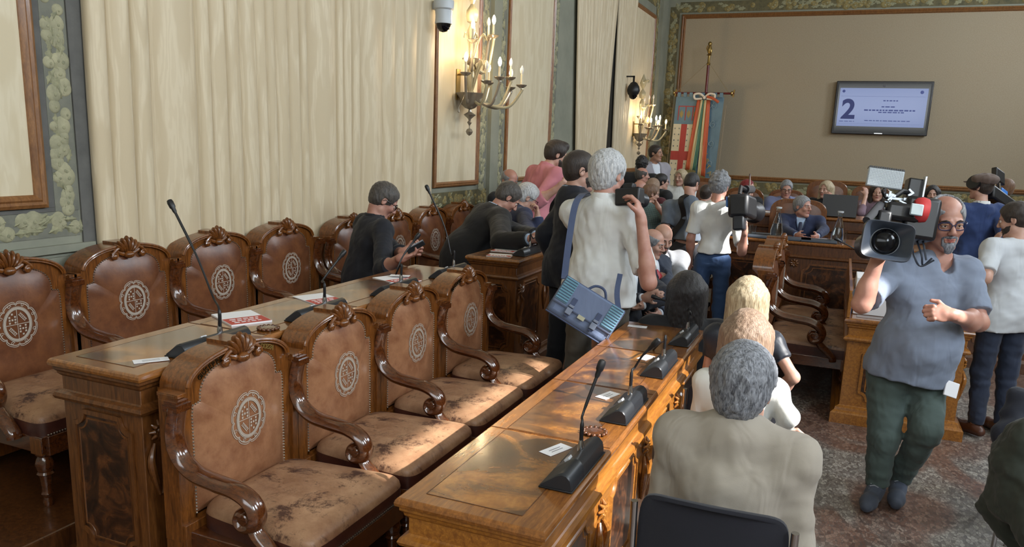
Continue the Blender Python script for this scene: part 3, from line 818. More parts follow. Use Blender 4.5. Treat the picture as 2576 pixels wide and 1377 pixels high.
card(quad_at(-2.62, 4.37, 1.0545, .35, .13, .06), 0, 'small white card lying by the leaflet of the farthest middle desk place', group=gc)
def leaf(cx, cy, z, a, w, h, label, thick=.004):
    t = thing('leaflet', label, 'leaflet', (cx, cy, z), a, 'white and red leaflets on the desks')
    MB().box(-w/2, w/2, -h/2, h/2, 0, thick).build('white_cover', PAPER, t, smooth=False)
    MB().box(-w/2+.002, w/2-.002, -h/2+.002, -h*.02, thick, thick+.0006).build('red_field', RED_PRINT, t, smooth=False)
    b = MB(); rr = random.Random(int(cx*100))
    for row in range(3):       # illegible pale lettering of the print
        x = -w*.36
        while x < w*.3:
            q = rr.uniform(.012, .03); b.box(x, x+q, -h*(.1+.12*row)-.014, -h*(.1+.12*row), thick+.0006, thick+.001); x += q+.008
    b.build('pale_lettering', PAPER, t, smooth=False); return t
leaf(-2.66, 2.93, 1.0415, 1.1, .2, .27, 'white and red leaflet beside the tall leaning microphone', .008)
leaf(-2.63, 3.52, 1.0415, 1.15, .19, .27, 'white and red leaflet behind the second middle desk microphone')
leaf(-2.6, 4.3, 1.0415, 1.2, .2, .26, 'white and red leaflet before the man with the phone')
leaf(-2.5, 5.74, 1.0365, .2, .2, .15, 'white and red leaflet at the near edge of the far desk')
leaf(-2.58, 6.02, 1.0365, .1, .2, .16, 'white and red leaflet under the elbow of the black-suited man')
leaf(-2.4, 6.55, 1.0365, .5, .2, .16, 'leaflet by the watch of the man in glasses')
def ring_dish(loc, r, label):
    t = thing('carved_wooden_roundel', label, 'desk ornament', loc, 0, 'wooden roundels on the desks')
    m = MB()
    for k in range(14): a = 2*PI*k/14; m.ball((r*math.cos(a), r*math.sin(a), .007), (r*.2, r*.2, .008), 8, 6)
    m.build('beaded_rim', W_ARM, t); MB().lathe([(0, 0), (r*.9, 0), (r*.9, .008), (r*.5, .012), (0, .010)], n=20).build('disc', W_ARM, t)
ring_dish((-.79, 2.81, .832), .045, 'round beaded wooden ornament between the first two front desk microphones')
ring_dish((-2.41, 2.83, 1.042), .045, 'round beaded wooden ornament on the middle desk beside the leaflet')

# ------------------------------------------------------------------ television
TVL = PY(2106, 205, YW)
t = thing('television', 'flat screen television on the far wall showing a slide with a large 2', 'television', (.58, YW-.02, 2.93))
MB().box(-.93, .93, -.10, -.02, -.55, .55).build('bezel', plain('tv_black', '#14131a', .3), t, bevel=.012)
MB().box(-.3, .3, -.02, .015, -.3, .3).build('wall_bracket', BLACK, t)
MB().box(-.88, .88, -.105, -.1, -.5, .5).build('glass_border', plain('tv_glass', '#0c0d12', .08), t)
scr = NT('screen_slide'); scr.col('#1a2030'); scr.b.inputs['Emission Color'].default_value = lin('#7d8fc4'); scr.b.inputs['Emission Strength'].default_value = .45; scr.set(rough=.12)
s = MB().box(-.845, .845, -.1085, -.105, -.385, .405).build('screen', scr.m, t, smooth=False)
two = MB(); text_flat(two, '2', .56, (-.78, -.110, -.22), (1, 0, 0), (0, 0, 1), (0, -1, 0), .001, bold=.016)
ink = emis('slide_ink', '#2f3768', .25); two.build('digit_two', ink, s, smooth=False)
sl = MB(); rr = random.Random(4)
def words(x0, x1, z, h):
    x = x0
    while x < x1-.02:
        q = rr.uniform(.03, .09); sl.box(x, min(x+q, x1), -.1105, -.1095, z, z+h); x += q+.018
words(.02, .3, .14, .022); words(.0, .28, .015, .022); words(-.33, .66, -.06, .028); words(-.05, .44, -.1, .022); words(-.3, .6, -.27, .016); words(-.8, -.5, -.29, .012)
sl.box(-.82, .8, -.1105, -.1095, .235, .238); sl.box(-.82, .8, -.1105, -.1095, -.33, -.328)
sl.ball((-.77, -.11, .34), (.03, .002, .03), 12, 6); sl.ball((.73, -.11, .33), (.035, .002, .035), 12, 6)
sl.build('slide_text', emis('slide_text_ink', '#3f4a80', .25), s, smooth=False)
MB().box(-.08, .08, -.104, -.1, -.535, -.515).build('maker_plate', CHROME, t)
MB().lathe([(0, -.02), (.02, -.02), (.025, 0), (0, 0)], (0, -.1, .452), 12, 'y').build('lens_mark', plain('grey_mark', '#55555c', .4), t)
# ------------------------------------------------------------------ glass wall lamps
BULB_ON = emis('lit_bulb', '#ffe9c4', 14); BULB_OFF = plain('unlit_bulb', '#e4dfd6', .25); CANDLE = plain('candle_sleeve', '#d8cdaf', .5)
def sconce(loc, label, sc, lit, arms, dark=1):
    """loc on the wall, local x away from the wall"""
    t = thing('glass_wall_chandelier', label, 'wall lamp', loc, 0, 'gilt glass wall chandeliers'); t.scale = (sc, sc, sc)
    ax = .17
    MB().lathe([(0, -.62), (.03, -.6), (.045, -.57), (.03, -.54), (.005, -.53), (.004, -.48)], (ax, 0, 0), 14, flute=.08).build('drop_finial', GREYG, t)
    MB().lathe([(.004, -.5), (.03, -.46), (.012, -.44), (.018, -.42), (.075, -.37), (.02, -.335), (.015, -.31)], (ax, 0, 0), 20, flute=.05).build('turned_drop', GREYG, t)
    MB().lathe([(.01, -.31), (.06, -.29), (.11, -.24), (.13, -.18), (.165, -.13), (.17, -.115), (.15, -.12), (.03, -.13)], (ax, 0, 0), 28, flute=.05, nf=12).build('lower_bowl', GREYG, t)
    MB().lathe([(.03, -.12), (.04, -.05), (.055, .05), (.03, .16), (.025, .2)], (ax, 0, 0), 18).build('lower_stem', GLASSY, t)
    MB().lathe([(.02, .2), (.06, .22), (.1, .27), (.105, .285), (.03, .27)], (ax, 0, 0), 24, flute=.06, nf=10).build('middle_bowl', GREYG, t)
    MB().lathe([(.03, .27), (.025, .35), (.05, .52), (.055, .6), (.03, .66), (.02, .68), (.06, .7), (.075, .76), (.07, .82), (.03, .88), (.02, .9), (.035, .94), (.06, .98), (.075, 1.04), (.06, 1.1), (.02, 1.2), (0, 1.25)], (ax, 0, 0), 22, flute=.06, nf=8).build('upper_stem', GLASSY, t)
    MB().box(0, .012, -.05, .05, -.2, .16).tube([(0, 0, .1), (ax, 0, .1)], .012, 8).tube([(0, 0, -.16), (ax, 0, -.2)], .012, 8).build('wall_plate', BRASS, t)
    lf = MB()
    for k in range(6):
        a = PI*k/5-PI/2
        d = Vector((math.cos(a), math.sin(a), 0))
        lf.tube(smoothpath([Vector((ax, 0, -.1))+d*.03, Vector((ax, 0, .12))+d*.09, Vector((ax, 0, .26))+d*.17, Vector((ax, 0, .2))+d*.2], 4), [.004+.012*math.sin(PI*i/12) for i in range(13)], 6)
    for k in range(5):
        a = PI*k/4-PI/2; d = Vector((math.cos(a), math.sin(a), 0))
        lf.tube(smoothpath([Vector((ax, 0, .95))+d*.03, Vector((ax, 0, 1.08))+d*.09, Vector((ax, 0, 1.1))+d*.13, Vector((ax, 0, 1.04))+d*.14], 4), [.004+.012*math.sin(PI*i/12) for i in range(13)], 6)
        lf.tube(smoothpath([Vector((ax, 0, .3))+d*.04, Vector((ax, 0, .5))+d*.1, Vector((ax, 0, .56))+d*.16, Vector((ax, 0, .5))+d*.2], 4), .008, 6)
    lf.build('glass_leaves', GLASSY, t)
    for k, (ang, reach, zb, z1) in enumerate(arms):
        a = math.radians(ang); d = Vector((math.cos(a), math.sin(a), 0)); c = Vector((ax, 0, zb))
        e = c+d*reach; e.z = z1
        ar = MB().tube(smoothpath([c+d*.04, c+d*reach*.35+Vector((0, 0, -.1)), c+d*reach*.75+Vector((0, 0, -.12)), Vector((e.x, e.y, z1-.04))+d*.0, e], 6), .017, 8)
        o = ar.build('curved_arm', GLASSY if k % 2 else GREYG, t)
        MB().lathe([(0, 0), (.02, 0), (.05, .02), (.062, .035), (.058, .04), (.02, .03), (.016, .045), (0, .045)], e, 18, flute=.1, nf=9).build('drip_dish', GREYG, o)
        MB().lathe([(.014, .04), (.013, .16), (0, .165)], e, 12).build('candle_sleeve', CANDLE, o)
        on = lit[k]
        MB().lathe([(.008, .16), (.018, .18), (.023, .205), (.018, .235), (.006, .262), (0, .266)], e, 14).build('bulb', BULB_ON if on else BULB_OFF, o)
        if on:
            l = bpy.data.lights.new('bulb_light', 'POINT'); l.energy = 3.2; l.color = (1, .74, .42); l.shadow_soft_size = .025
            lo = bpy.data.objects.new('bulb_light', l); C.objects.link(lo); lo.parent = o; lo.location = e+Vector((0, 0, .285))
    for s in (-1, 1):
        ch = MB()
        ch.tube(smoothpath([(ax, s*.15, -.13), (ax+.02, s*.25, -.22), (ax, s*.3, -.3)], 4), .003, 5)
        ch.lathe([(0, -.06), (.016, -.05), (.003, 0), (0, 0)], (ax, s*.3, -.3), 8)
        ch.build('glass_pendant', GREYG, t)
    return t
A = [(-75, .30, -.1, .06), (-30, .33, -.12, -.02), (8, .36, -.12, .04), (40, .50, -.12, .06), (62, .62, -.14, -.04), (30, .62, -.14, -.03),
     (-60, .2, .27, .44), (20, .26, .27, .52), (65, .26, .27, .52), (75, .34, -.1, .0)]
sconce((XW+.01, 8.08, 2.57), 'gilt glass wall chandelier with candle bulbs beside the white dome camera', .93, [1, 0, 1, 0, 1, 0, 1, 1, 0, 1], A)
sconce((XW+.01, 16.1, 2.31), 'gilt glass wall chandelier beside the black dome camera near the banner', .87, [1, 1, 1, 1, 1, 1, 0, 0, 0, 1], A)
# ------------------------------------------------------------------ dome cameras
def dome(p, label, mats, sc, kind):
    t = thing('dome_camera', label, 'security camera', p, 0); t.scale = (sc, sc, sc)
    if kind == 'white':
        MB().box(0, .2, -.035, .035, .12, .19).build('wall_arm', mats[0], t, bevel=.01)
        MB().lathe([(0, .21), (.105, .21), (.108, .2), (.108, .13), (.1, .12), (.09, .115), (.085, .06), (.088, .0), (.09, -.02), (0, -.02)], (.22, 0, 0), 28).build('housing', mats[0], t)
    else:
        MB().box(0, .2, -.015, .015, .2, .225).box(.17, .2, -.015, .015, .1, .225).build('wall_arm', mats[0], t)
        MB().lathe([(0, .12), (.03, .12), (.06, .1), (.1, .04), (.115, -.03), (.1, -.09), (.08, -.11), (0, -.11)], (.19, 0, 0), 28).build('housing', mats[0], t)
    zz = -.02 if kind == 'white' else -.1
    MB().lathe([(.078, zz+.01), (.078, zz-.01), (.066, zz-.05), (.04, zz-.075), (0, zz-.085)], (.22 if kind == 'white' else .19, 0, 0), 24).build('smoked_dome', plain('smoked_dome', '#0a0b10', .06), t)
WHITEP = plain('white_camera_shell', '#b9bfc4', .35)
dome((XW, 7.33, 3.11), 'white dome security camera on an arm at the edge of the wide drapes', [WHITEP], .97, 'white')
dome((XW, 15.16, 3.03), 'black dome security camera hanging beside the narrow far drape', [BLACK], 1.08, 'black')
# ------------------------------------------------------------------ gonfalon banner
GY = 18.1
gx = PY(1776, 235, GY)[0]; gz = PY(1776, 235, GY)[2]; ftop = PY(1777, 105, GY)[2]
t = thing('banner_pole', 'dark red pole with a gilt lion finial carrying the city banner', 'flagpole', (gx, GY, .0))
MB().tube([(0, 0, 0), (0, 0, ftop-.45)], .03, 12).build('pole', plain('dark_red_lacquer', '#5d1a1a', .35), t)
MB().lathe([(0, 0), (.2, 0), (.18, .05), (.06, .08), (.05, .14), (.0, .14)], n=20).build('floor_foot', W_DARK, t)
q = ftop
f = MB().lathe([(.0, -.5), (.03, -.5), (.045, -.47), (.03, -.44), (.025, -.3), (.06, -.28), (.03, -.26), (.0, -.25)], (0, 0, q), 14)
f.ball((0, 0, q-.17), (.05, .05, .1), 10, 8); f.ball((.0, -.02, q-.05), (.045, .05, .05), 10, 8); f.ball((.04, -.03, q-.2), (.02, .03, .07), 8, 6)
f.ball((0, -.05, q-.06), (.02, .03, .02), 8, 6); f.tube([(-.04, 0, q-.2), (-.07, 0, q-.14), (-.05, 0, q-.08)], .012, 6)
f.build('gilt_lion_finial', BRASS, t)
bx0, bx1 = PY(1697, 229, GY)[0]-gx, PY(1848, 231, GY)[0]-gx
MB().tube([(bx0, -.04, gz), (bx1, -.04, gz)], .022, 10).build('crossbar', plain('dark_red_lacquer', '#5d1a1a', .35), t)
for x in (bx0, bx1-.05):
    fi = MB(); fi.ball((x, -.04, gz), (.03, .04, .05), 8, 6); fi.tube([(x+.03, -.04, gz-.08), (x+.05, -.04, gz+.08)], .018, 6)
    fi.build('gilt_bar_end', BRASS, t)
MB().tube([(bx0+.05, -.04, gz+.02), (0, -.02, gz+.67), (bx1-.12, -.04, gz+.02)], .006, 5).build('cord', plain('old_cord', '#8a7a5a', .8), t)
bw = bx1-.2-bx0-.06; zb = gz-.06
BLU = cloth('banner_blue_damask', '#557184', '#6f8b9c', .7, .25, 30); BIV = cloth('banner_ivory', '#d9d2bc', '#c9c1a6', .8, .25, 120)
BRD = cloth('banner_red', '#9f3835', '#ab423c', .7, .25, 120); BGD = plain('banner_gold', '#a08a4a', .55)
b = thing('city_banner', 'blue and ivory city banner with red cross hanging from the crossbar', 'banner', (gx+bx0+.06, GY-.05, zb))
def flagpiece(m, x0, x1, z0, z1, off, nx=10, nz=14):
    vs = []; fs = []
    for i in range(nz+1):
        for j in range(nx+1):
            x = x0+(x1-x0)*j/nx; z = z0+(z1-z0)*i/nz
            vs.append((x-.09*(-z)/2.2*(x/bw*.2+.6)*1.0, -off-.02*math.sin(x*7+z*.6)*min(1, -z+.1), z))
    for i in range(nz):
        for j in range(nx): fs.append((i*(nx+1)+j, i*(nx+1)+j+1, (i+1)*(nx+1)+j+1, (i+1)*(nx+1)+j))
    return m.add(vs, fs)
zt, zl = -.02, -2.12
hf = bw*.48
def flagpart(name, rects, mat, off, parent=b):
    m = MB()
    for r in rects: flagpiece(m, *r, off)
    return m.build(name, mat, parent)
flagpart('blue_field', [(hf, bw, -2.02, zt, )], BLU, 0); flagpart('blue_head', [(0, hf, -.62, zt)], BLU, 0)
flagpart('ivory_field', [(.0, hf, zl, -.62)], BIV, 0)
flagpart('red_cross', [(hf*.36, hf*.62, zl, -.62), (0, hf, -1.42, -1.22)], BRD, .006)
flagpart('red_label', [(.08, hf*.98, -.24, -.22), (.08, .1, -.54, -.22), (.24, .26, -.54, -.22), (.40, .42, -.54, -.22)], BRD, .006)
gm = MB()
for x in (.17, .33, .48):
    for dx, rr_ in ((0, .03), (-.03, .016), (.03, .016)): gm.ball((x+dx-.02, -.012, -.4), (rr_*.6, .004, .09-abs(dx)), 8, 6)
gm.build('gold_lilies', BGD, b)
dm = MB(); rr = random.Random(3)
for i in range(5):
    for j in range(11):
        x = .05+i*hf*.19; z = -.72-j*.13
        if hf*.34 < x < hf*.64 or -1.44 < z < -1.2: continue
        xx = x-.06*(-z)/2.2; dm.ball((xx, -.014-.02*math.sin(x*7+z*.6), z), (.018, .004, .006), 6, 4); dm.ball((xx, -.014-.02*math.sin(x*7+z*.6), z), (.006, .004, .022), 6, 4)
dm.build('blue_florets', plain('floret_blue', '#54636a', .7), b)
for k in range(8):
    x = bw*(k+.5)/8; MB().box(x-.035, x+.035, -.03, .03, -.03, .07).build('hanging_loop', BLU, b, smooth=False)
sc_ = MB()
for k, ch in enumerate('LIBERTAS'):
    a = k/7; text_flat(sc_, ch, .15, (bw*.6+a*bw*.26-.05, -.04, -.9-a*.92), (.75, 0, -.62), (.62, 0, .75), (0, -1, 0), .003)
sc_.build('gold_lettering', BGD, b, smooth=False)
sw = MB()
for k in range(16):
    x = bw*(.56+.4*(k % 4)/4); z = -.2-.42*(k//4); ph = k
    sw.tube([(x-.05+(.05+.003*q)*math.cos(q*.5+ph)*(1-q/22), -.03, z+(.09)*math.sin(q*.5+ph)*(1-q/22)) for q in range(18)], .006, 5)
sw.build('silver_embroidery', plain('silver_thread', '#7f95a0', .5), b)
# tricolour sash tied to the pole with a bow
s = thing('tricolour_sash', 'green white and orange-red sash tied in a bow over the banner', 'sash', (gx, GY-.12, gz-.1))
def strip(name, x0, x1, x0b, x1b, z0, z1, mat, off=0):
    vs = []; fs = []; n = 12
    for i in range(n+1):
        q = i/n; z = z0+(z1-z0)*q
        for j in range(5):
            u = j/4; a = x0+(x1-x0)*u; bb = x0b+(x1b-x0b)*u; vs.append((a+(bb-a)*q, -off-.012*math.sin(u*5+q*3), z))
    for i in range(n):
        for j in range(4): fs.append((i*5+j, i*5+j+1, i*5+6+j, i*5+5+j))
    o = MB().add(vs, fs).build(name, mat, s); so = o.modifiers.new('t', 'SOLIDIFY'); so.thickness = .006
ORG = cloth('sash_orange', '#bf5a33', '#a94b2b', .6, .3, 200); GRN = cloth('sash_green', '#3f6b5a', '#4b7865', .6, .3, 200); SWH = cloth('sash_cream', '#c9b98c', '#b9ab80', .6, .3, 200)
strip('orange_band', -.16, -.06, -.30, -.20, -.05, -1.6, ORG); strip('cream_band', -.08, -.02, -.22, -.14, -.05, -1.6, SWH, .004); strip('green_band', -.04, .03, -.16, -.06, -.05, -1.6, GRN)
strip('cream_band', .0, .06, -.02, .06, -.05, -1.72, SWH, .004); strip('orange_band', .05, .13, .04, .16, -.05, -1.72, ORG)
strip('gold_fringe', -.33, -.06, -.34, -.06, -1.59, -1.75, plain('fringe', '#6a5f35', .8), .01); strip('gold_fringe', -.02, .16, -.03, .17, -1.71, -1.87, plain('fringe', '#6a5f35', .8), .01)
bo = MB()
for sx in (-1, 1):
    bo.tube(smoothpath([(0, -.02, 0), (sx*.1, -.05, .08), (sx*.22, -.05, .06), (sx*.2, -.04, -.03), (sx*.05, -.03, -.02)], 5), .024, 8)
bo.ball((0, -.04, 0), .04, 10, 8); bo.build('bow_knot', plain('bow_white', '#d6cdbf', .6), s)
MB().tube(smoothpath([(.06, -.05, .02), (.2, -.06, -.02), (.32, -.05, -.1)], 5), .03, 8).build('bow_tail', ORG, s)
for x, zz, lb in ((bx1-.13, -1.45, 'pale cord tassel hanging on the right side of the city banner'), (bx0+.02, -1.75, 'pale cord tassel hanging on the left side of the city banner')):
    ta = MB(); ta.tube([(x-.02, 0, -.05), (x-.06, 0, zz)], .005, 5); ta.lathe([(0, zz-.3), (.06, zz-.3), (.045, zz-.12), (.02, zz-.1), (.035, zz-.05), (.01, zz), (0, zz)], (x-.06, 0, 0), 12)
    tt = thing('cord_tassel', lb, 'tassel', (gx, GY-.04, gz-.2), 0, 'banner tassels')
    ta.build('tassel', plain('tassel_thread', '#a18f78', .85), tt)

# ------------------------------------------------------------------ dais with curved desks
def dais_desk(label, x0, x1, y0, y1, z0, z1, npan, front_only=True):
    t = thing('dais_desk', label, 'desk', ((x0+x1)/2, y0, z0)); ox, H = -(x0+x1)/2, z1-z0; X0, X1, D = x0+ox, x1+ox, y1-y0
    moulded(MB(), X0, X1, 0, D, [(0, 0), (0, H-.03)]).build('body', W_DARK, t, smooth=False)
    moulded(MB(), X0, X1, 0, D, [(.0, H-.04), (.02, H-.03), (.03, H-.02), (.03, H-.005), (.025, H)]).build('worktop', W_TOP, t, smooth=False)
    m = MB(); moulded(m, X0, X1, 0, D, [(0, H-.17), (.02, H-.165), (.025, H-.155), (.01, H-.14), (0, H-.135)]); moulded(m, X0, X1, 0, D, [(.04, 0), (.04, .1), (.02, .13), (0, .14)])
    m.build('moulding', W_DARK, t, smooth=False)
    w = (X1-X0)/npan
    for k in range(npan):
        e = MB(); out = notch_panel(e, (X0+w*(k+.5), 0, .14+(H-.31)/2), (1, 0, 0), (0, 0, 1), (0, -1, 0), w*.78, (H-.31)*.86, .06)
        e.build('panel_moulding', W_BODY, t); MB().add(out, [tuple(range(len(out)))]).build('burl_panel', W_DARKBURL, t, smooth=False)
        if k: rosette(MB(), (X0+w*k, 0, H-.22), (0, -1, 0), .05).build('carved_rosette', W_BODY, t)
    return t
dais_desk('long dark walnut dais desk with burl panels where the man in the navy suit sits', -1.15, 3.6, 8.3, 8.85, 0, 1.07, 6)
dais_desk('second raised desk behind the navy-suited man, before the seated officials', -1.35, 3.6, 9.75, 10.3, .25, 1.22, 7)
dais_desk('side desk of the dais right of the glass carafe with a sheet on it', .42, 1.6, 9.0, 9.45, .25, 1.0, 1)
def bottle(loc, label, s=1):
    t = thing('glass_carafe', label, 'carafe', loc, 0, 'water carafes on the dais'); t.scale = (s, s, s)
    MB().lathe([(0, 0), (.05, 0), (.055, .01), (.055, .06), (.03, .16), (.018, .2), (.018, .24), (.022, .25), (.02, .25), (.015, .2), (.026, .16), (.05, .06), (.05, .012), (0, .012)], n=24).build('carafe_glass', GLASS, t)
    MB().lathe([(0, .013), (.048, .013), (.048, .06), (.036, .12), (0, .12)], n=20).build('water', plain('water', '#e3ecef', .02, trans=1.0, ior=1.33), t)
    MB().lathe([(0, .25), (.024, .25), (.024, .262), (0, .262)], n=16).build('lid', WHITEP, t)
def tumbler(loc, label):
    t = thing('water_glass', label, 'glass', loc, 0, 'water glasses on the dais')
    MB().lathe([(0, 0), (.03, 0), (.036, .11), (.033, .11), (.028, .008), (0, .008)], n=20).build('tumbler_glass', GLASS, t)
p = PY(1953, 590, 8.55); bottle((p.x, 8.55, 1.072), 'glass water carafe with white lid left of the navy-suited man', 1.2)
p = PY(2107, 600, 8.5); bottle((p.x, 8.5, 1.072), 'open glass carafe of water right of the navy-suited man', 1.2)
for px, lab in ((1884, 'water glass just right of the dark video camera'), (1895, 'second water glass beside the first one near the laptop'), (2122, 'water glass by the right carafe')):
    p = PY(px, 590, 8.6); tumbler((p.x, 8.6 if px != 1895 else 8.5, 1.072), lab)
def laptop(px, y, label, w=.32, cat='folder'):
    p = PY(px, 600, y); t = thing('document_folder', label, cat, (p.x, y, 1.072), .05, 'dark folders on the dais')
    MB().box(-w/2, w/2, -.12, .12, 0, .02).build('cover', plain('slate_cover', '#3f4753', .4), t, bevel=.004); MB().box(-w/2+.01, w/2-.005, -.115, .115, .006, .014).build('pages', PAPER, t, smooth=False)
laptop(1885, 8.42, 'slate folder lying on the dais beneath the water glasses', .42); laptop(1925, 8.6, 'dark folder lying left of the seated man in navy', .3); laptop(1999, 8.42, 'slate folder in front of the seated man in navy', .32); laptop(2060, 8.42, 'dark folder lying right of the seated man in navy', .34)
card(quad_at(PY(2045, 595, 8.6).x, 8.6, 1.073, .3, .34, .2), 0, 'open white papers before the navy-suited man', 'paper_sheet', 'papers on the dais')
card(quad_at(PY(1922, 530, 10).x, 9.95, 1.224, .1, .34, .16), 0, 'white papers before the man in the lavender blazer', 'paper_sheet', 'papers on the dais')
card(quad_at(PY(2165, 575, 9.2).x, 9.2, 1.003, .1, .34, .2), 0, 'sheet of paper on the side desk of the dais', 'paper_sheet', 'papers on the dais')
p = PY(2112, 520, 10); t = thing('open_laptop', 'black open laptop before the blonde woman on the dais', 'laptop', (p.x, 10.02, 1.224), PI)
MB().box(-.19, .19, -.12, .12, 0, .02).build('keyboard_base', BLACK, t, bevel=.004); MB().obox((0, .13, .13), (.19, 0, 0), (0, .003, .003), (0, -.02, .125)).build('screen_lid', BLACK, t)
p = PY(2111, 470, 11.6); t = thing('white_bottle', 'white bottle behind the laptop on the dais', 'bottle', (p.x+.0, 10.12, 1.222))
MB().lathe([(0, 0), (.035, 0), (.035, .17), (.015, .21), (.015, .25), (0, .25)], n=16).build('bottle_body', WHITEP, t)
def tallchair(px, y, ztop, label, w=.52):
    p = PY(px, 500, y); z0 = .25; H = ztop-z0
    t = thing('leather_highback_chair', label, 'chair', (p.x, y, z0), 0, 'high-backed leather chairs on the dais')
    N = 16; o = [(-w/2, .4)]+[(w/2*math.copysign(abs(math.cos(PI-PI*i/N))**.55, math.cos(PI-PI*i/N)), H-.14+.14*math.sin(PI*i/N)) for i in range(N+1)]+[(w/2, .4)]
    f = MB(); a = [Vector((x, -.03, z)) for x, z in o]; f.extrude(a, (0, .06, 0)); f.build('back_frame', W_CHAIR, t, bevel=.008)
    c = [(x*.82, .46+(z-.4)*.86) for x, z in o]
    MB().rings([[Vector((x*s, -.03-.04*(1-s**2), .4+H*.25+(z-.4-H*.25)*s)) for x, z in c] for s in (1, .9, .7, .4, .1)], cap0=False).build('back_pad', L_BACK2, t)
    MB().box(-w/2, w/2, -.5, .0, .4, .47).build('seat', L_BACK2, t, bevel=.03)
    for sx in (-1, 1):
        MB().box(sx*w*.46-.02, sx*w*.46+.02, -.46, -.02, .62, .66).box(sx*w*.46-.02, sx*w*.46+.02, -.44, -.4, .4, .62).build('armrest', W_CHAIR, t, bevel=.008)
        for yy in (-.46, -.04): MB().box(sx*w*.44-.02, sx*w*.44+.02, yy, yy+.04, 0, .41).build('leg', W_CHAIR, t)
tallchair(2012, 9.62, 1.42, 'brown leather chair behind the grey-haired man in the navy suit', .62)
tallchair(1978, 12.35, 1.40, 'dark leather chair behind the man in the lavender blazer', .52)
tallchair(2078, 12.45, 1.56, 'leather chair behind the blonde woman on the dais', .56)
tallchair(1872, 12.2, 1.40, 'dark chair behind the red-haired woman', .56)
tallchair(1755, 12.6, 1.50, 'high brown chair behind the curly grey-haired cameraman', .7)
tallchair(2190, 12.4, 1.52, 'leather chair hidden behind the raised television camera', .52)
# white boxes on the near desk end
t = thing('document_box', 'white document box stacked below its twin on the desk end', 'box', (.33, 6.35, .792), 0, 'white boxes on the desk')
MB().box(-.15, .17, -.17, .17, 0, .135).build('carton', PAPER, t, bevel=.004)
t = thing('document_box', 'white document box on top of the lower one by the elbow of the cameraman', 'box', (.33, 6.35, .928), 0, 'white boxes on the desk')
MB().box(-.15, .17, -.17, .17, 0, .135).build('carton', PAPER, t, bevel=.004)
t = thing('desk_screen_rim', 'narrow upright wooden rim along the left edge of the near desk end', 'desk rim', (.15, 6.5, .792))
MB().box(-.012, .012, -.5, 1.4, 0, .2).build('rim_board', W_FRONT, t, bevel=.003)
t = thing('blue_cloth_bag', 'small crumpled bright blue bag behind the cameraman', 'bag', (.83, 6.15, .792))
m = MB(); rr = random.Random(5)
for k in range(9): m.ball((rr.uniform(-.06, .06), rr.uniform(-.05, .05), rr.uniform(.02, .07)), rr.uniform(.02, .035), 8, 6)
m.build('crumpled_cloth', cloth('bright_blue', '#1f55c4', '#1a3f9a'), t)
# ------------------------------------------------------------------ black stacking chairs of the audience
NAVYPAD = cloth('black_chair_fabric', '#16171f', '#1c1d28', .9, .05, 500)
def audience_chair(loc, rz, label, w=.56, bt=.86, group='black stacking chairs of the audience'):
    """local +y is where the sitter faces"""
    t = thing('black_stacking_chair', label, 'chair', loc, rz, group)
    vs = []; N = 14
    ring = lambda y, s: [Vector((w/2*math.copysign(abs(math.cos(2*PI*k/40))**.3, math.cos(2*PI*k/40))*s, y-.05*(1-abs(math.cos(2*PI*k/40)))+.0, (bt+.5)/2+(bt-.5)/2*math.copysign(abs(math.sin(2*PI*k/40))**.3, math.sin(2*PI*k/40))*s)) for k in range(40)]
    MB().rings([ring(-.255, .96), ring(-.25, 1), ring(-.235, 1), ring(-.215, .95)]).build('backrest', NAVYPAD, t)
    MB().box(-w/2, w/2, -.2, .24, .42, .46).build('seat', NAVYPAD, t, bevel=.018)
    for s in (-1, 1):
        x = s*(w/2+.012)
        MB().tube([(x, -.27, bt-.04), (x, -.24, .46), (x, -.26, .0)], .011, 10).build('rear_leg', CHROME, t)
        MB().tube([(x, .26, 0), (x, .22, .44), (x, -.22, .44)], .011, 10).build('front_leg', CHROME, t)
        MB().ball((x, -.27, bt-.3), (.012, .012, .05), 8, 6).build('joint_cap', BLACK, t)
    MB().box(-w/2, w/2, -.22, .22, .40, .42).build('under_frame', BLACK, t)
    return t
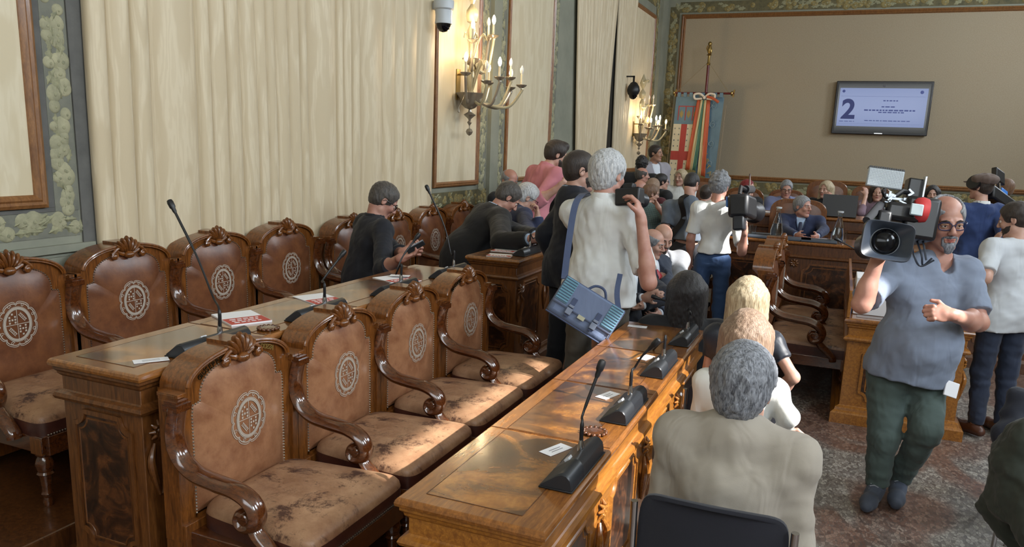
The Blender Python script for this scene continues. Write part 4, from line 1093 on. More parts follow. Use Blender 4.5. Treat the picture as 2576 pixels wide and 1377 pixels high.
# ------------------------------------------------------------------ people: smooth-blended bodies meshed on a grid
def V3(v): return np.array(v, dtype=np.float64)
class Fld:
    """ordered list of blended round shapes evaluated as a distance field, then skinned by surface nets"""
    def __init__(s): s.ops = []
    def cone(s, a, b, ra, rb, k=.02, cap=None, sub=False, flat=None):
        s.ops.append(('c', V3(a), V3(b), ra, rb, k, cap, sub, flat)); return s
    def ell(s, c, r, M=None, k=.02, sub=False):
        s.ops.append(('e', V3(c), V3(r), np.eye(3) if M is None else M, k, sub)); return s
    def plane(s, p, n, c=None, R=None): s.ops.append(('p', V3(p), V3(n)/np.linalg.norm(n), c, R)); return s
    def wrinkle(s, amp, f, seed=0, dirs=None): s.ops.append(('w', amp, f, seed, dirs)); return s
    def bounds(s):
        lo, hi = [], []
        for o in s.ops:
            if o[0] == 'c' and not o[7]:
                r = max(o[3], o[4]); lo.append(np.minimum(o[1], o[2])-r); hi.append(np.maximum(o[1], o[2])+r)
            elif o[0] == 'e' and not o[5]:
                e = np.abs(o[3].T) @ o[2]; lo.append(o[1]-e); hi.append(o[1]+e)
        return np.min(lo, 0)-.03, np.max(hi, 0)+.03
    def mesh(s, h, fine=None):
        """fine: (centre, half size, step) where the grid is denser"""
        lo, hi = s.bounds(); ax = []
        for i in range(3):
            g = [lo[i]]
            while g[-1] < hi[i]:
                st = h
                if fine is not None:
                    for c, r, fs in fine:
                        if abs(g[-1]+h*.5-c[i]) < r: st = min(st, fs)
                g.append(g[-1]+st)
            ax.append(np.array(g))
        X, Y, Z = ax
        D = np.full((len(X), len(Y), len(Z)), .12, dtype=np.float32)
        for o in s.ops:
            if o[0] == 'c':
                _, a, b, ra, rb, k, cap, sub, flat = o; m = max(ra, rb)+k+.04; l0 = np.minimum(a, b)-m; h0 = np.maximum(a, b)+m
            elif o[0] == 'e':
                _, c, r, M, k, sub = o; e = np.abs(M.T) @ r+k+.04; l0, h0 = c-e, c+e
            elif o[0] == 'p' and o[3] is not None: l0, h0 = V3(o[3])-o[4], V3(o[3])+o[4]
            else: l0, h0 = lo-1, hi+1
            sl = []
            for A, l, u in zip(ax, l0, h0): sl.append(slice(max(0, np.searchsorted(A, l)-1), min(len(A), np.searchsorted(A, u)+1)))
            sl = tuple(sl); S = D[sl]
            if S.size == 0: continue
            x = X[sl[0]][:, None, None]; y = Y[sl[1]][None, :, None]; z = Z[sl[2]][None, None, :]
            if o[0] == 'c':
                ba = b-a; bb = max(ba @ ba, 1e-9)
                t = np.clip(((x-a[0])*ba[0]+(y-a[1])*ba[1]+(z-a[2])*ba[2])/bb, 0, 1)
                px, py, pz = x-a[0]-ba[0]*t, y-a[1]-ba[1]*t, z-a[2]-ba[2]*t
                if flat is not None:      # squash across a direction
                    n, q = flat; dn = px*n[0]+py*n[1]+pz*n[2]; f = q-1
                    px, py, pz = px+n[0]*dn*f, py+n[1]*dn*f, pz+n[2]*dn*f
                d = np.sqrt(px*px+py*py+pz*pz)-(ra+(rb-ra)*t)
                if cap:
                    n = ba/np.sqrt(bb)
                    if 'b' in cap: d = np.maximum(d, (x-b[0])*n[0]+(y-b[1])*n[1]+(z-b[2])*n[2])
                    if 'a' in cap: d = np.maximum(d, -((x-a[0])*n[0]+(y-a[1])*n[1]+(z-a[2])*n[2]))
            elif o[0] == 'e':
                q = [(x-c[0])*M[i][0]+(y-c[1])*M[i][1]+(z-c[2])*M[i][2] for i in range(3)]
                k0 = np.sqrt((q[0]/r[0])**2+(q[1]/r[1])**2+(q[2]/r[2])**2)
                k1 = np.sqrt((q[0]/r[0]**2)**2+(q[1]/r[1]**2)**2+(q[2]/r[2]**2)**2)+1e-9
                d = k0*(k0-1)/k1
            elif o[0] == 'p':
                d = (x-o[1][0])*o[2][0]+(y-o[1][1])*o[2][1]+(z-o[1][2])*o[2][2]
                D[sl] = np.maximum(S, d); continue
            elif o[0] == 'w':
                _, amp, f, seed, dirs = o; rg = np.random.RandomState(seed); w = 0
                for _i in range(4):
                    v = rg.normal(size=3)*f
                    if dirs is not None: v = v*np.array(dirs)
                    v2 = rg.normal(size=3)*f*.6
                    w = w+np.sin(x*v[0]+y*v[1]+z*v[2]+1.3*np.sin(x*v2[0]+y*v2[1]+z*v2[2]+_i))
                D += (amp*w/2).astype(np.float32); continue
            if sub: D[sl] = smax(S, -d, k)
            else: D[sl] = smin(S, d, k)
        return snets(D, X, Y, Z)
def smin(a, b, k):
    if k <= 0: return np.minimum(a, b)
    h = np.clip(k-np.abs(a-b), 0, None)/k
    return np.minimum(a, b)-h*h*k*.25
def smax(a, b, k): return -smin(-a, -b, k)
def snets(D, X, Y, Z):
    S = D < 0
    c = np.zeros(tuple(n-1 for n in D.shape), np.int8)
    for i in (0, 1):
        for j in (0, 1):
            for k in (0, 1): c += S[i:S.shape[0]-1+i, j:S.shape[1]-1+j, k:S.shape[2]-1+k]
    idx = np.argwhere((c > 0) & (c < 8))
    cell = np.full(c.shape, -1, np.int32); cell[idx[:, 0], idx[:, 1], idx[:, 2]] = np.arange(len(idx))
    P = np.zeros((len(idx), 3)); n = np.zeros(len(idx)); I, J, K = idx.T
    A = (X, Y, Z)
    for e in range(3):
        o1, o2 = [(1, 2), (0, 2), (0, 1)][e]
        for p in (0, 1):
            for q in (0, 1):
                o = [0, 0, 0]; o[o1] = p; o[o2] = q; u = list(o); u[e] = 1
                d0 = D[I+o[0], J+o[1], K+o[2]]; d1 = D[I+u[0], J+u[1], K+u[2]]
                m = (d0 < 0) != (d1 < 0); t = np.where(m, d0/np.where(m, d0-d1, 1), 0)
                pos = np.stack([A[w][idx[:, w]+o[w]] for w in range(3)], 1)
                dl = A[e][idx[:, e]+1]-A[e][idx[:, e]]; pos[:, e] = pos[:, e]+dl*t
                P += pos*m[:, None]; n += m
    P /= n[:, None]
    quads = []
    for e in range(3):
        o1, o2 = [(1, 2), (2, 0), (0, 1)][e]
        sa = [slice(None)]*3; sb = [slice(None)]*3; sa[e] = slice(0, -1); sb[e] = slice(1, None)
        df = S[tuple(sa)] != S[tuple(sb)]; ix = np.argwhere(df)
        ok = (ix[:, o1] > 0) & (ix[:, o2] > 0) & (ix[:, o1] < c.shape[o1]) & (ix[:, o2] < c.shape[o2]); ix = ix[ok]
        if not len(ix): continue
        sg = S[ix[:, 0], ix[:, 1], ix[:, 2]]
        def g(a, b):
            j = ix.copy(); j[:, o1] -= a; j[:, o2] -= b; return cell[j[:, 0], j[:, 1], j[:, 2]]
        q = np.stack([g(1, 1), g(0, 1), g(0, 0), g(1, 0)], 1)
        q[~sg] = q[~sg][:, ::-1]; quads.append(q)
    Q = np.concatenate(quads); Q = Q[(Q >= 0).all(1)]
    return P, Q
def fbuild(F, name, mat, parent, h, fine=None, org=(0, 0, 0)):
    P, Q = F.mesh(h, fine); P = P-V3(org)
    me = bpy.data.meshes.new(name); me.vertices.add(len(P)); me.vertices.foreach_set('co', P.astype(np.float32).ravel())
    me.loops.add(len(Q)*4); me.loops.foreach_set('vertex_index', Q.astype(np.int32).ravel())
    me.polygons.add(len(Q)); me.polygons.foreach_set('loop_start', np.arange(0, len(Q)*4, 4, dtype=np.int32))
    me.polygons.foreach_set('use_smooth', np.ones(len(Q), bool)); me.update(); me.validate(); me.materials.append(mat)
    o = bpy.data.objects.new(name, me); C.objects.link(o); o.parent = parent
    return o
# ---- materials of people
def skin(name, c, c2):
    key = ('s', name)
    if key in MC: return MC[key]
    t = NT(name); t.col(t.mix(t.ramp(t.noise(14, 4), [(.35, (0, 0, 0, 1)), (.7, (1, 1, 1, 1))]), c, c2)).set(rough=.48, sss=.08)
    t.b.inputs['Subsurface Radius'].default_value = (.02, .008, .004); t.bump(t.noise(260, 2), .08, .001); MC[key] = t.m; return t.m
SK = {'fair': skin('skin_fair', '#bd9684', '#ad8070'), 'tan': skin('skin_tan', '#a98069', '#976c56'), 'ruddy': skin('skin_ruddy', '#b78a79', '#a67364'), 'dark': skin('skin_deep', '#8e6450', '#7c5342')}
def hairm(name, c, c2, sc=(150, 150, 13)):
    key = ('h', name)
    if key in MC: return MC[key]
    t = NT(name); n = t.noise(1, 4, .6, src=t.mapping(sc), dist=.8); n2 = t.noise(1, 2, .6, src=t.mapping((sc[0]*2.2, sc[1]*2.2, sc[2]*2)), dist=.5)
    t.col(t.mix(t.ramp(n, [(.36, (0, 0, 0, 1)), (.64, (1, 1, 1, 1))]), c, c2)).set(rough=.5, sheen=.1); t.bump(n, .6, .006); t.bump(n2, .5, .003)
    MC[key] = t.m; return t.m
HR = dict(black=hairm('hair_black', '#0c0a0b', '#1d181a'), dark=hairm('hair_dark_brown', '#1a120e', '#33251d'), brown=hairm('hair_brown', '#4a3325', '#7a5a41'),
          grey=hairm('hair_grey', '#43454c', '#8d9097', (130, 130, 40)), white=hairm('hair_white', '#8d8f92', '#d0d1d2', (130, 130, 24)), salt=hairm('hair_salt', '#5c5e62', '#96979b'),
          blond=hairm('hair_blond', '#8d7a5e', '#c2b294'), bobbrown=hairm('hair_light_brown', '#6e5544', '#a08670'), red=hairm('hair_red', '#5e0f14', '#8f1d25'), pepper=hairm('hair_pepper', '#2a2624', '#57504a'))
EYEW = plain('eye_white', '#d9d2cc', .2); EYED = plain('eye_iris', '#2a1a12', .15); LIPM = plain('lips', '#a05f56', .45)
def rotm(yaw, pitch=0, roll=0):
    """rows: right, forward, up. yaw: compass direction of forward (0 = +y, positive towards +x); pitch positive looks down"""
    f = np.array([math.sin(yaw)*math.cos(pitch), math.cos(yaw)*math.cos(pitch), -math.sin(pitch)])
    r = np.array([math.cos(yaw), -math.sin(yaw), 0.]); u = np.cross(r, f)
    c, s = math.cos(roll), math.sin(roll); return np.array([c*r-s*u, f, s*r+c*u])
def head_fields(F, hc, M, s, nk):
    """adds the head and neck to the skin field F; local x right, y forward, z up"""
    g = lambda x, y, z: V3(hc)+(M.T @ np.array([x, y, z]))*s
    e = lambda c, r, k=.012, sub=False: F.ell(g(*c), np.array(r)*s, M, k*s, sub)
    cn = lambda a, b, ra, rb, k=.01, sub=False: F.cone(g(*a), g(*b), ra*s, rb*s, k*s, sub=sub)
    F.cone(nk, g(0, -.02, -.07), .062*s, .053*s, .03*s)
    e((0, -.014, .036), (.075, .097, .083), .02); e((0, .022, -.035), (.060, .066, .075), .03)
    cn((-.042, .005, -.065), (-.012, .062, -.102), .022, .02, .02); cn((.042, .005, -.065), (.012, .062, -.102), .022, .02, .02)
    e((0, .068, -.1), (.024, .022, .018), .02)
    for q in (-1, 1):
        e((q*.038, .062, -.025), (.022, .022, .02), .02); cn((q*.012, .083, .024), (q*.042, .072, .022), .009, .008, .012)
        e((q*.031, .096, .004), (.017, .013, .0105), .010, True)
        e((q*.0115, .098, -.032), (.0085, .011, .008), .006)
        e((q*.076, -.012, -.004), (.008, .019, .031), .004); e((q*.083, -.008, -.0), (.006, .010, .018), .004, True)
    cn((0, .086, .014), (0, .108, -.026), .0085, .0125, .008); cn((0, .084, -.04), (0, .088, -.052), .005, .005, .01)
    cn((-.02, .080, -.061), (.02, .080, -.061), .006, .006, .006); cn((-.016, .081, -.071), (.016, .081, -.071), .0075, .0075, .006)
    cn((-.024, .0895, -.066), (.024, .0895, -.066), .0016, .0016, .003, True)
    return g
def face_parts(P, g, M, s, eyes=True, brow=None, lips=True):
    if eyes:
        for q in (-1, 1):
            m = MB(); m.ball(g(q*.031, .0768, .004), .0122*s, 12, 8); m.cur = 1; m.ball(g(q*.0305, .0857, .003), .0056*s, 8, 6); m.build('eye', [EYEW, EYED], P)
            ld = MB(); ld.tube([g(q*.017, .084, .007), g(q*.031, .0905, .0105), g(q*.045, .081, .007)], .0045*s, 6); ld.tube([g(q*.018, .0835, -.006), g(q*.031, .0885, -.008), g(q*.044, .0805, -.005)], .003*s, 6); ld.build('eyelids', SK['tan'], P)
    if brow:
        for q in (-1, 1): MB().tube([g(q*.014, .092, .021), g(q*.03, .091, .027), g(q*.047, .079, .022)], [.003*s, .0042*s, .0025*s], 6).build('eyebrow', brow, P)
    if lips:
        l = MB().tube([g(-.021, .0835, -.064), g(-.007, .0905, -.0605), g(0, .091, -.062), g(.007, .0905, -.0605), g(.021, .0835, -.064)], [.002*s, .0045*s, .004*s, .0045*s, .002*s], 6)
        l.tube([g(-.019, .084, -.068), g(0, .0905, -.072), g(.019, .084, -.068)], [.002*s, .006*s, .002*s], 6); l.build('lips', LIPM, P)
def glasses(P, g, s, mat, rim=.0021, w=.026, h=.018):
    m = MB()
    for q in (-1, 1):
        m.tube([g(q*(.033+w*math.copysign(abs(math.cos(a))**.7, math.cos(a))), .105-.018*abs(.033+w*math.cos(a))/.06, .002+h*math.copysign(abs(math.sin(a))**.7, math.sin(a))) for a in [2*PI*k/20 for k in range(21)]], rim*s, 6)
        m.tube([g(q*.058, .088, .010), g(q*.074, .06, .010), g(q*.083, -.01, .008), g(q*.082, -.025, -.01)], rim*s, 6)
    m.tube([g(-.008, .106, .006), g(0, .108, .010), g(.008, .106, .006)], rim*s, 6)
    return m.build('eyeglasses', mat, P)
def hair_parts(P, kind, mat, g, M, s, h, org, seed=1):
    """hair meshes by style"""
    F = Fld(); e = lambda c, r, k=.01, sub=False: F.ell(g(*c), np.array(r)*s, M, k*s, sub)
    n = lambda v: M.T @ np.array(v, float)
    fine = None; am, fq, dirs = .0035, 110, None
    if kind in ('short', 'crop', 'quiff', 'tousled', 'curly', 'balding', 'ring'):
        t = {'short': .009, 'crop': .004, 'quiff': .013, 'tousled': .016, 'curly': .015, 'balding': .008, 'ring': .007}[kind]
        e((0, -.016, .036), (.076+t, .099+t, .084+t*1.15), .01)
        e((0, -.048, -.02), (.064+t*.5, .052+t*.8, .056), .03)
        if kind == 'quiff': e((0, .05, .105), (.05, .04, .03), .03)
        if kind == 'curly':
            rr = random.Random(seed)
            for k in range(46):
                a = rr.uniform(0, 2*PI); b_ = rr.uniform(-.35, 1.5); q = (.084*math.cos(a)*math.cos(b_), -.02+.108*math.sin(a)*math.cos(b_), .036+.1*math.sin(b_))
                if q[1] > .065 and q[2] < .06: continue
                e(q, (.017, .017, .015), .006)
        e((0, .105, -.03), (.08, .082, .105) if kind != 'curly' else (.074, .072, .09), .012, True)
        F.plane(g(0, 0, -.062 if kind != 'tousled' else -.082), n((0, .2, -1))); F.plane(g(0, 0, -.045), n((0, .85, -1))); e((0, .132, -.01), (.13, .09, .097), .012, True)
        if kind == 'tousled': e((0, -.055, -.045), (.062, .05, .05), .02)
        for q in (-1, 1): e((q*.088, .0, -.022), (.022, .03, .040), .008, True)
        if kind == 'balding': e((0, .045, .115), (.062, .085, .06), .01, True)
        if kind == 'ring': e((0, .01, .11), (.085, .105, .075), .012, True)
        am = {'curly': .004, 'tousled': .0026, 'short': .0016, 'crop': .0008}.get(kind, .0015)
    elif kind in ('bob', 'long', 'wavy'):
        L = {'bob': -.16, 'long': -.34, 'wavy': -.24}[kind]
        e((0, -.018, .038), (.094, .117, .102), .01)
        for q in (-1, 1):
            F.cone(g(q*.068, -.02, .03), g(q*.082, -.015, L*.85), .046*s, .036*s, .03*s)
            F.cone(g(q*.04, -.075, .02), g(q*.05, -.085, L), .055*s, .045*s, .03*s)
        F.cone(g(0, -.075, .02), g(0, -.09, L), .06*s, .045*s, .03*s)
        e((0, .10, -.06), (.066, .075, .15), .012, True)
        F.plane(g(0, 0, L+.005), n((0, 0, -1)))
        e((0, .01, -.1), (.05, .06, .06), .01, True)
        am = .0016; fq = 190
    up = n((0, 0, 1))
    F.wrinkle(am*s, fq, seed, np.array([1.4, 1.4, .35]) if kind != 'curly' else None)
    o = fbuild(F, 'hair', mat, P, h, None, org); return o
def beard(P, mat, g, M, s, h, org, full=True, goatee=False):
    F = Fld(); e = lambda c, r, k=.01, sub=False: F.ell(g(*c), np.array(r)*s, M, k*s, sub)
    if goatee:
        e((0, .080, -.098), (.025, .018, .026), .01); e((0, .078, -.116), (.016, .014, .017), .01)
        F.cone(g(-.024, .078, -.053), g(0, .092, -.050), .006*s, .0075*s, .006*s); F.cone(g(.024, .078, -.053), g(0, .092, -.050), .006*s, .0075*s, .006*s)
        F.cone(g(-.03, .074, -.056), g(-.025, .076, -.09), .006*s, .007*s, .008*s); F.cone(g(.03, .074, -.056), g(.025, .076, -.09), .006*s, .007*s, .008*s)
    else:
        e((0, .022, -.052), (.0635, .069, .068), .01); e((0, .07, -.1), (.027, .024, .021), .02)
        e((0, .06, -.0), (.085, .09, .042), .01, True); e((0, .10, -.067), (.022, .02, .0085), .006, True); e((0, -.05, -.03), (.09, .052, .09), .008, True)
        F.cone(g(-.022, .08, -.052), g(.022, .08, -.052), .006*s, .006*s, .005*s)
    F.wrinkle(.001*s, 200, 3)
    fbuild(F, 'beard', mat, P, h, None, org)
def hand_fields(F, w, d, n, side, s, curl=.5, spread=.02, thumb=.6, point=None):
    """w wrist, d direction of fingers, n palm normal (the way the palm faces), side: +1 thumb lies towards cross(d, n)"""
    w, d, n = V3(w), V3(d), V3(n); d = d/np.linalg.norm(d); n = n-d*(n @ d); n = n/np.linalg.norm(n); b = np.cross(d, n)*side
    M = np.array([b, d, n])
    F.ell(w+d*.045*s, np.array([.040, .050, .015])*s, M, .012*s); F.cone(w-d*.02*s, w+d*.03*s, .024*s, .024*s, .015*s)
    F.cone(w+d*.02*s+b*.022*s, w+d*.05*s+b*.03*s+n*.008*s, .015*s, .013*s, .012*s)
    for i in range(4):
        x = .030-.0195*i; L = (.072, .08, .075, .058)[i]; a0 = curl*(.75+.08*i)
        if point == i: a0 = .1
        p = w+(d*(.088-.006*abs(i-1.3))+b*x)*s; dirn = d+b*(spread*(1.5-i)); dirn = dirn/np.linalg.norm(dirn); ang = 0
        for sg, (ll, r0, r1) in enumerate(((.46, .0098, .009), (.30, .009, .0083), (.24, .0083, .0072))):
            ang += a0*(1.0 if sg == 0 else 1.15 if sg == 1 else .7)
            q = p+(dirn*math.cos(ang)+n*math.sin(ang))*L*ll*s
            F.cone(p, q, r0*s, r1*s, .004*s); p = q
    p = w+(d*.028+b*.030+n*.004)*s; t1 = b*.75+d*.65+n*thumb*.7; t1 /= np.linalg.norm(t1); q = p+t1*.036*s; F.cone(p, q, .0125*s, .0108*s, .006*s)
    t2 = d*.85+b*.15+n*thumb; t2 /= np.linalg.norm(t2); F.cone(q, q+t2*.030*s, .0105*s, .0085*s, .004*s)
STAND = dict(pel=(0, 0, .95), wst=(0, 0, 1.08), ch=(0, .005, 1.27), nk=(0, -.02, 1.455), hd=(0, .025, 1.625), sR=(.185, -.015, 1.41), eR=(.235, -.03, 1.13), wR=(.235, .06, .88), hR=(.095, 0, .92), kR=(.105, .015, .50), aR=(.11, -.02, .085), tR=(.135, .15, .03))
SIT = dict(pel=(0, 0, .53), wst=(0, -.02, .66), ch=(0, -.02, .86), nk=(0, -.02, 1.045), hd=(0, .025, 1.215), sR=(.185, -.015, 1.0), eR=(.225, .02, .73), wR=(.17, .26, .68), hR=(.1, .03, .50), kR=(.13, .44, .52), aR=(.13, .42, .085), tR=(.14, .58, .03))
def person(label, head, z0, yaw, pose='stand', hs=1.0, g=1.0, fat=0.0, hyaw=None, hpitch=0., hroll=0., lean=0., side=0., top=('shirt', None), legs=None, shoe=None, sk='fair',
           hair=('short', 'dark'), extra=(), arms=None, h=.012, ov=None, bd=None, gl=None, eyes=True, brow=None, seat=.45, hem=None, coll=None, sleeve=.55, fold=.004, group=None, scale=None, nape=0):
    """head: world position of the head centre; z0: floor under the feet; yaw: compass direction the body faces (radians, 0=+y)"""
    head = V3(head); hyaw = yaw if hyaw is None else hyaw
    J = dict(STAND if pose == 'stand' else SIT)
    for k in list(J):
        if k.endswith('R'): J[k[0]+'L'] = (-J[k][0], J[k][1], J[k][2])
    J = {k: V3(v) for k, v in J.items()}
    # lean forward about the hips
    ca, sa = math.cos(lean), math.sin(lean); cb, sb = math.cos(side), math.sin(side); pv = J['pel'].copy()
    for k in ('wst', 'ch', 'nk', 'hd', 'sR', 'sL', 'eR', 'eL', 'wR', 'wL'):
        v = J[k]-pv; f = .5 if k == 'wst' else 1
        c1, s1 = math.cos(lean*f), math.sin(lean*f); v = np.array([v[0], v[1]*c1+v[2]*s1, v[2]*c1-v[1]*s1])
        v = np.array([v[0]*cb+v[2]*sb, v[1], v[2]*cb-v[0]*sb]); J[k] = v+pv
    hz = J['hd'][2]
    if pose == 'stand':
        S = (head[2]-z0)/hz if scale is None else scale; Sv = S
        for k in J: J[k] = J[k]*np.array([S*g, S*g, S])
    else:
        ds = seat-.45; Sv = (head[2]-z0-seat-.08)/(hz-.53); S = Sv
        for k in J:
            v = J[k]
            if v[2] > .53 or k in ('pel', 'hR', 'hL'): J[k] = np.array([v[0]*g, v[1]*max(g, .9), (v[2]-.53)*Sv+.53+ds])
            elif k in ('kR', 'kL'): J[k] = np.array([v[0]*g, v[1]*g, v[2]+ds])
            else: J[k] = np.array([v[0]*g, v[1]*g, v[2]])
    for k, v in (ov or {}).items():
        if not k.startswith('@'): J[k] = V3(v)
    R = rotm(yaw); base = V3((0, 0, z0))
    hl = J['hd']; off = head-(R.T @ hl); base = np.array([off[0], off[1], z0])
    W = {k: base+R.T @ v for k, v in J.items()}; W['hd'] = head
    for k, v in (ov or {}).items():
        if k.startswith('@'): W[k[1:]] = V3(v)
    A = dict(R=dict(d=None, n=None, curl=.45), L=dict(d=None, n=None, curl=.45))
    for sd, a in (arms or {}).items():
        if 'e' in a: W['e'+sd] = V3(a['e'])
        if 'w' in a: W['w'+sd] = V3(a['w'])
        A[sd].update(a)
    P = thing('person', label, 'person', tuple(base), 0, group); org = base
    B = lambda F, nm, mt, hh=h, par=None, fine=None: fbuild(F, nm, mt, par or P, hh, fine, org)
    T = rotm(yaw)
    up = W['nk']-W['pel']; up /= np.linalg.norm(up); rt = W['sR']-W['sL']; rt -= up*(rt @ up); rt /= np.linalg.norm(rt); fw = np.cross(up, rt); TM = np.array([rt, fw, up])
    q = g*S; hM = rotm(hyaw, hpitch, hroll)
    # ---- body, one continuous skin
    F = Fld()
    F.ell(W['ch'], np.array([.145, .098, .17])*q, TM, .05); F.ell(W['wst'], np.array([.125, .09, .14])*q, TM, .05); F.ell(W['pel'], np.array([.145, .1, .11])*q, TM, .05)
    for sd in 'RL':
        F.cone(W['nk'], W['s'+sd], .046*q, .042*q, .03); F.cone(W['s'+sd], W['e'+sd], .048*q, .040*q, .03); F.cone(W['e'+sd], W['w'+sd], .042*q, .027*q, .02)
        mid = W['e'+sd]+(W['w'+sd]-W['e'+sd])*.28; F.ell(mid, np.array([.039, .039, .055])*q, None, .03)
        F.cone(W['h'+sd], W['k'+sd], .075*q, .052*q, .04); F.cone(W['k'+sd], W['a'+sd], .05*q, .034*q, .03)
        F.cone(W['a'+sd], W['t'+sd], .025*q, .020*q, .02)
    gg = head_fields(F, head, hM, hs, W['nk']+up*.0)
    fine = [(head, .135*hs, h*.55)]
    for sd in 'RL':
        a = A[sd]; d = V3(a['d']) if a['d'] is not None else W['w'+sd]-W['e'+sd]; n = V3(a['n']) if a['n'] is not None else -rt*(1 if sd == 'R' else -1)
        bb = np.cross(d, n); want = a.get('thumb', fw+up*.2); sgn = 1 if bb @ V3(want) > 0 else -1
        hsz = a.get('s', max(.95, (hs*.6+q*.4))); hand_fields(F, W['w'+sd], d, n, sgn, hsz, a['curl'], thumb=a.get('th', .5))
        if a.get('fine'): fine.append((W['w'+sd]+d/np.linalg.norm(d)*.07, .11, h*.5))
    body = B(F, 'body', SK[sk], fine=fine)
    G = lambda x, y, z: tuple(V3(gg(x, y, z))-org)
    if eyes: face_parts(body, G, hM, hs, True, HR[brow] if brow else None)
    if gl: glasses(P, G, hs, gl)
    if hair: hair_parts(P, hair[0], HR[hair[1]], gg, hM, hs, h*.62, org, hash(label) % 97 if False else len(label))
    if bd: beard(body, HR[bd[1]], gg, hM, hs, h*.5, org, goatee=bd[0] == 'goatee')
    # ---- clothes
    kind, cm = top; jk = kind == 'jacket'; th = .022 if jk else .010
    def torso(F, t, hemz):
        F.ell(W['ch'], (np.array([.150, .105+fat*.2, .175])+t)*q, TM, .06)
        F.ell(W['wst']+fw*fat*.35*q, (np.array([.135+fat*.6, .098+fat, .15+fat*.3])+t)*q, TM, .06)
        F.ell(W['pel']+up*.02+fw*fat*.2*q, (np.array([.168+fat*.35, .132+fat*.55, .16])+t)*q, TM, .06)
        for sd in 'RL':
            F.cone(W['nk']-up*.03*q, W['s'+sd], (.066+t)*q, (.050+t)*q, .06)
            F.cone(W['s'+sd], W['ch']+(W['s'+sd]-W['ch'])*.45-up*.05, (.055+t)*q, (.08+t)*q, .06)
        return F
    F = torso(Fld(), th, hem)
    hz_ = .85 if pose == 'stand' else .50
    if pose == 'stand':
        hemp = W['pel']-up*((.14 if jk else .11) if hem is None else hem)*q
        for sd in 'RL':
            if jk or hem is None or hem > .03: F.cone(W['h'+sd], W['h'+sd]+(W['k'+sd]-W['h'+sd])*.35, (.104+fat*.1+th)*q, (.108+fat*.1+th)*q, .06)
    else:
        hemp = W['pel']-up*.09*q
        if jk: 
            for sd in 'RL': F.cone(W['h'+sd], W['h'+sd]+(W['k'+sd]-W['h'+sd])*.25, .10*q, .10*q, .05)
    F.plane(hemp, -up)
    for sd in 'RL':
        s_, e_, w_ = W['s'+sd], W['e'+sd], W['w'+sd]
        if kind in ('tee', 'polo'):
            F.cone(s_, s_+(e_-s_)*(sleeve+.2), (.055+th)*q, (.056+th)*q, .035, cap='b')
        elif kind == 'rolled':
            F.cone(s_, e_, (.051+th)*q, (.047+th)*q, .035); F.cone(e_, e_+(w_-e_)*.38, (.050+th)*q, (.046+th)*q, .02, cap='b')
        elif kind == 'sleeveless': pass
        else:
            F.cone(s_, e_, (.051+th)*q, (.047+th)*q, .035); F.cone(e_, e_+(w_-e_)*(.93 if jk else .95), (.050+th)*q, (.034+th*.8)*q, .025, cap='b')
    # neck opening
    F.ell(W['nk']+up*.062*q+fw*.02*q, np.array([.06, .062, .05])*q, TM, .01, True)
    F.wrinkle(fold*.62, 30, len(label) % 7, (1.1, 1.1, .4) if not jk else (.5, .5, 1.1)); F.wrinkle(fold*.22, 75, 2, (1, 1, .5))
    if jk:   # open front with lapels over a shirt
        F.cone(W['nk']+fw*.085*q+up*.01*q, W['ch']+fw*(.175+fat*.45)*q-up*.07*q, .064*q, .034*q, .012, sub=True)
    elif nape: F.cone(W['nk']+up*.03*q, W['nk']+up*.03*q+fw*.1*q-up*nape*q, .066*q, .03*q, .01, sub=True)
    tp = B(F, {'jacket': 'jacket', 'tee': 'tee_shirt', 'polo': 'polo_shirt', 'sleeveless': 'sleeveless_top'}.get(kind, 'shirt'), cm)
    sh = (coll if coll is not None else (cm if kind in ('shirt', 'rolled', 'polo') else None))
    if jk:
        shm = coll or cloth('white_shirt', '#d5dae2', '#c8ced8', .8, .2)
        F = torso(Fld(), .004, 0); F.plane(W['wst'], -up); F.ell(W['nk']+up*.055*q+fw*.02*q, np.array([.058, .062, .05])*q, TM, .01, True)
        B(F, 'shirt_front', shm)
        lp = MB()
        for s1 in (-1, 1):
            a = W['nk']+up*.045*q-fw*.03*q+rt*s1*.062*q; b = W['ch']+up*.12*q+fw*(.112+fat*.2)*q+rt*s1*.062*q; c = W['ch']-up*.09*q+fw*(.135+fat*.35)*q+rt*s1*.012*q
            lp.tube([V3(p)-org for p in (a, b, c)], [.014*q, .02*q, .008*q], prof=[(1, 0), (.7, .35), (-.7, .35), (-1, 0), (-.7, -.35), (.7, -.35)])
        _ = lp.build('lapels', cm, tp) if h < .0145 else None
        if 'tie' in dict(extra):
            tm = dict(extra)['tie']; o_ = W['nk']+fw*.052*q-up*.008*q
            tq = MB(); pts = [o_, W['nk']+fw*.085*q-up*.04*q, W['ch']+up*.07*q+fw*(.125+fat*.3)*q, W['ch']-up*.06*q+fw*(.128+fat*.5)*q, W['wst']+fw*(.12+fat*1.2)*q]
            tq.tube([V3(p)-org for p in pts], [.016*q, .018*q, .026*q, .034*q, .036*q], prof=[(1, 0), (.6, .2), (-.6, .2), (-1, 0), (-.6, -.2), (.6, -.2)], up=tuple(rt)); tq.build('necktie', tm, P)
        sh = shm
        for sd in 'RL':
            e_, w_ = W['e'+sd], W['w'+sd]; Fc = Fld(); Fc.cone(e_+(w_-e_)*.84, w_-(w_-e_)*.01, .036*q, .037*q, .0, cap='ab'); B(Fc, 'shirt_cuff', shm)
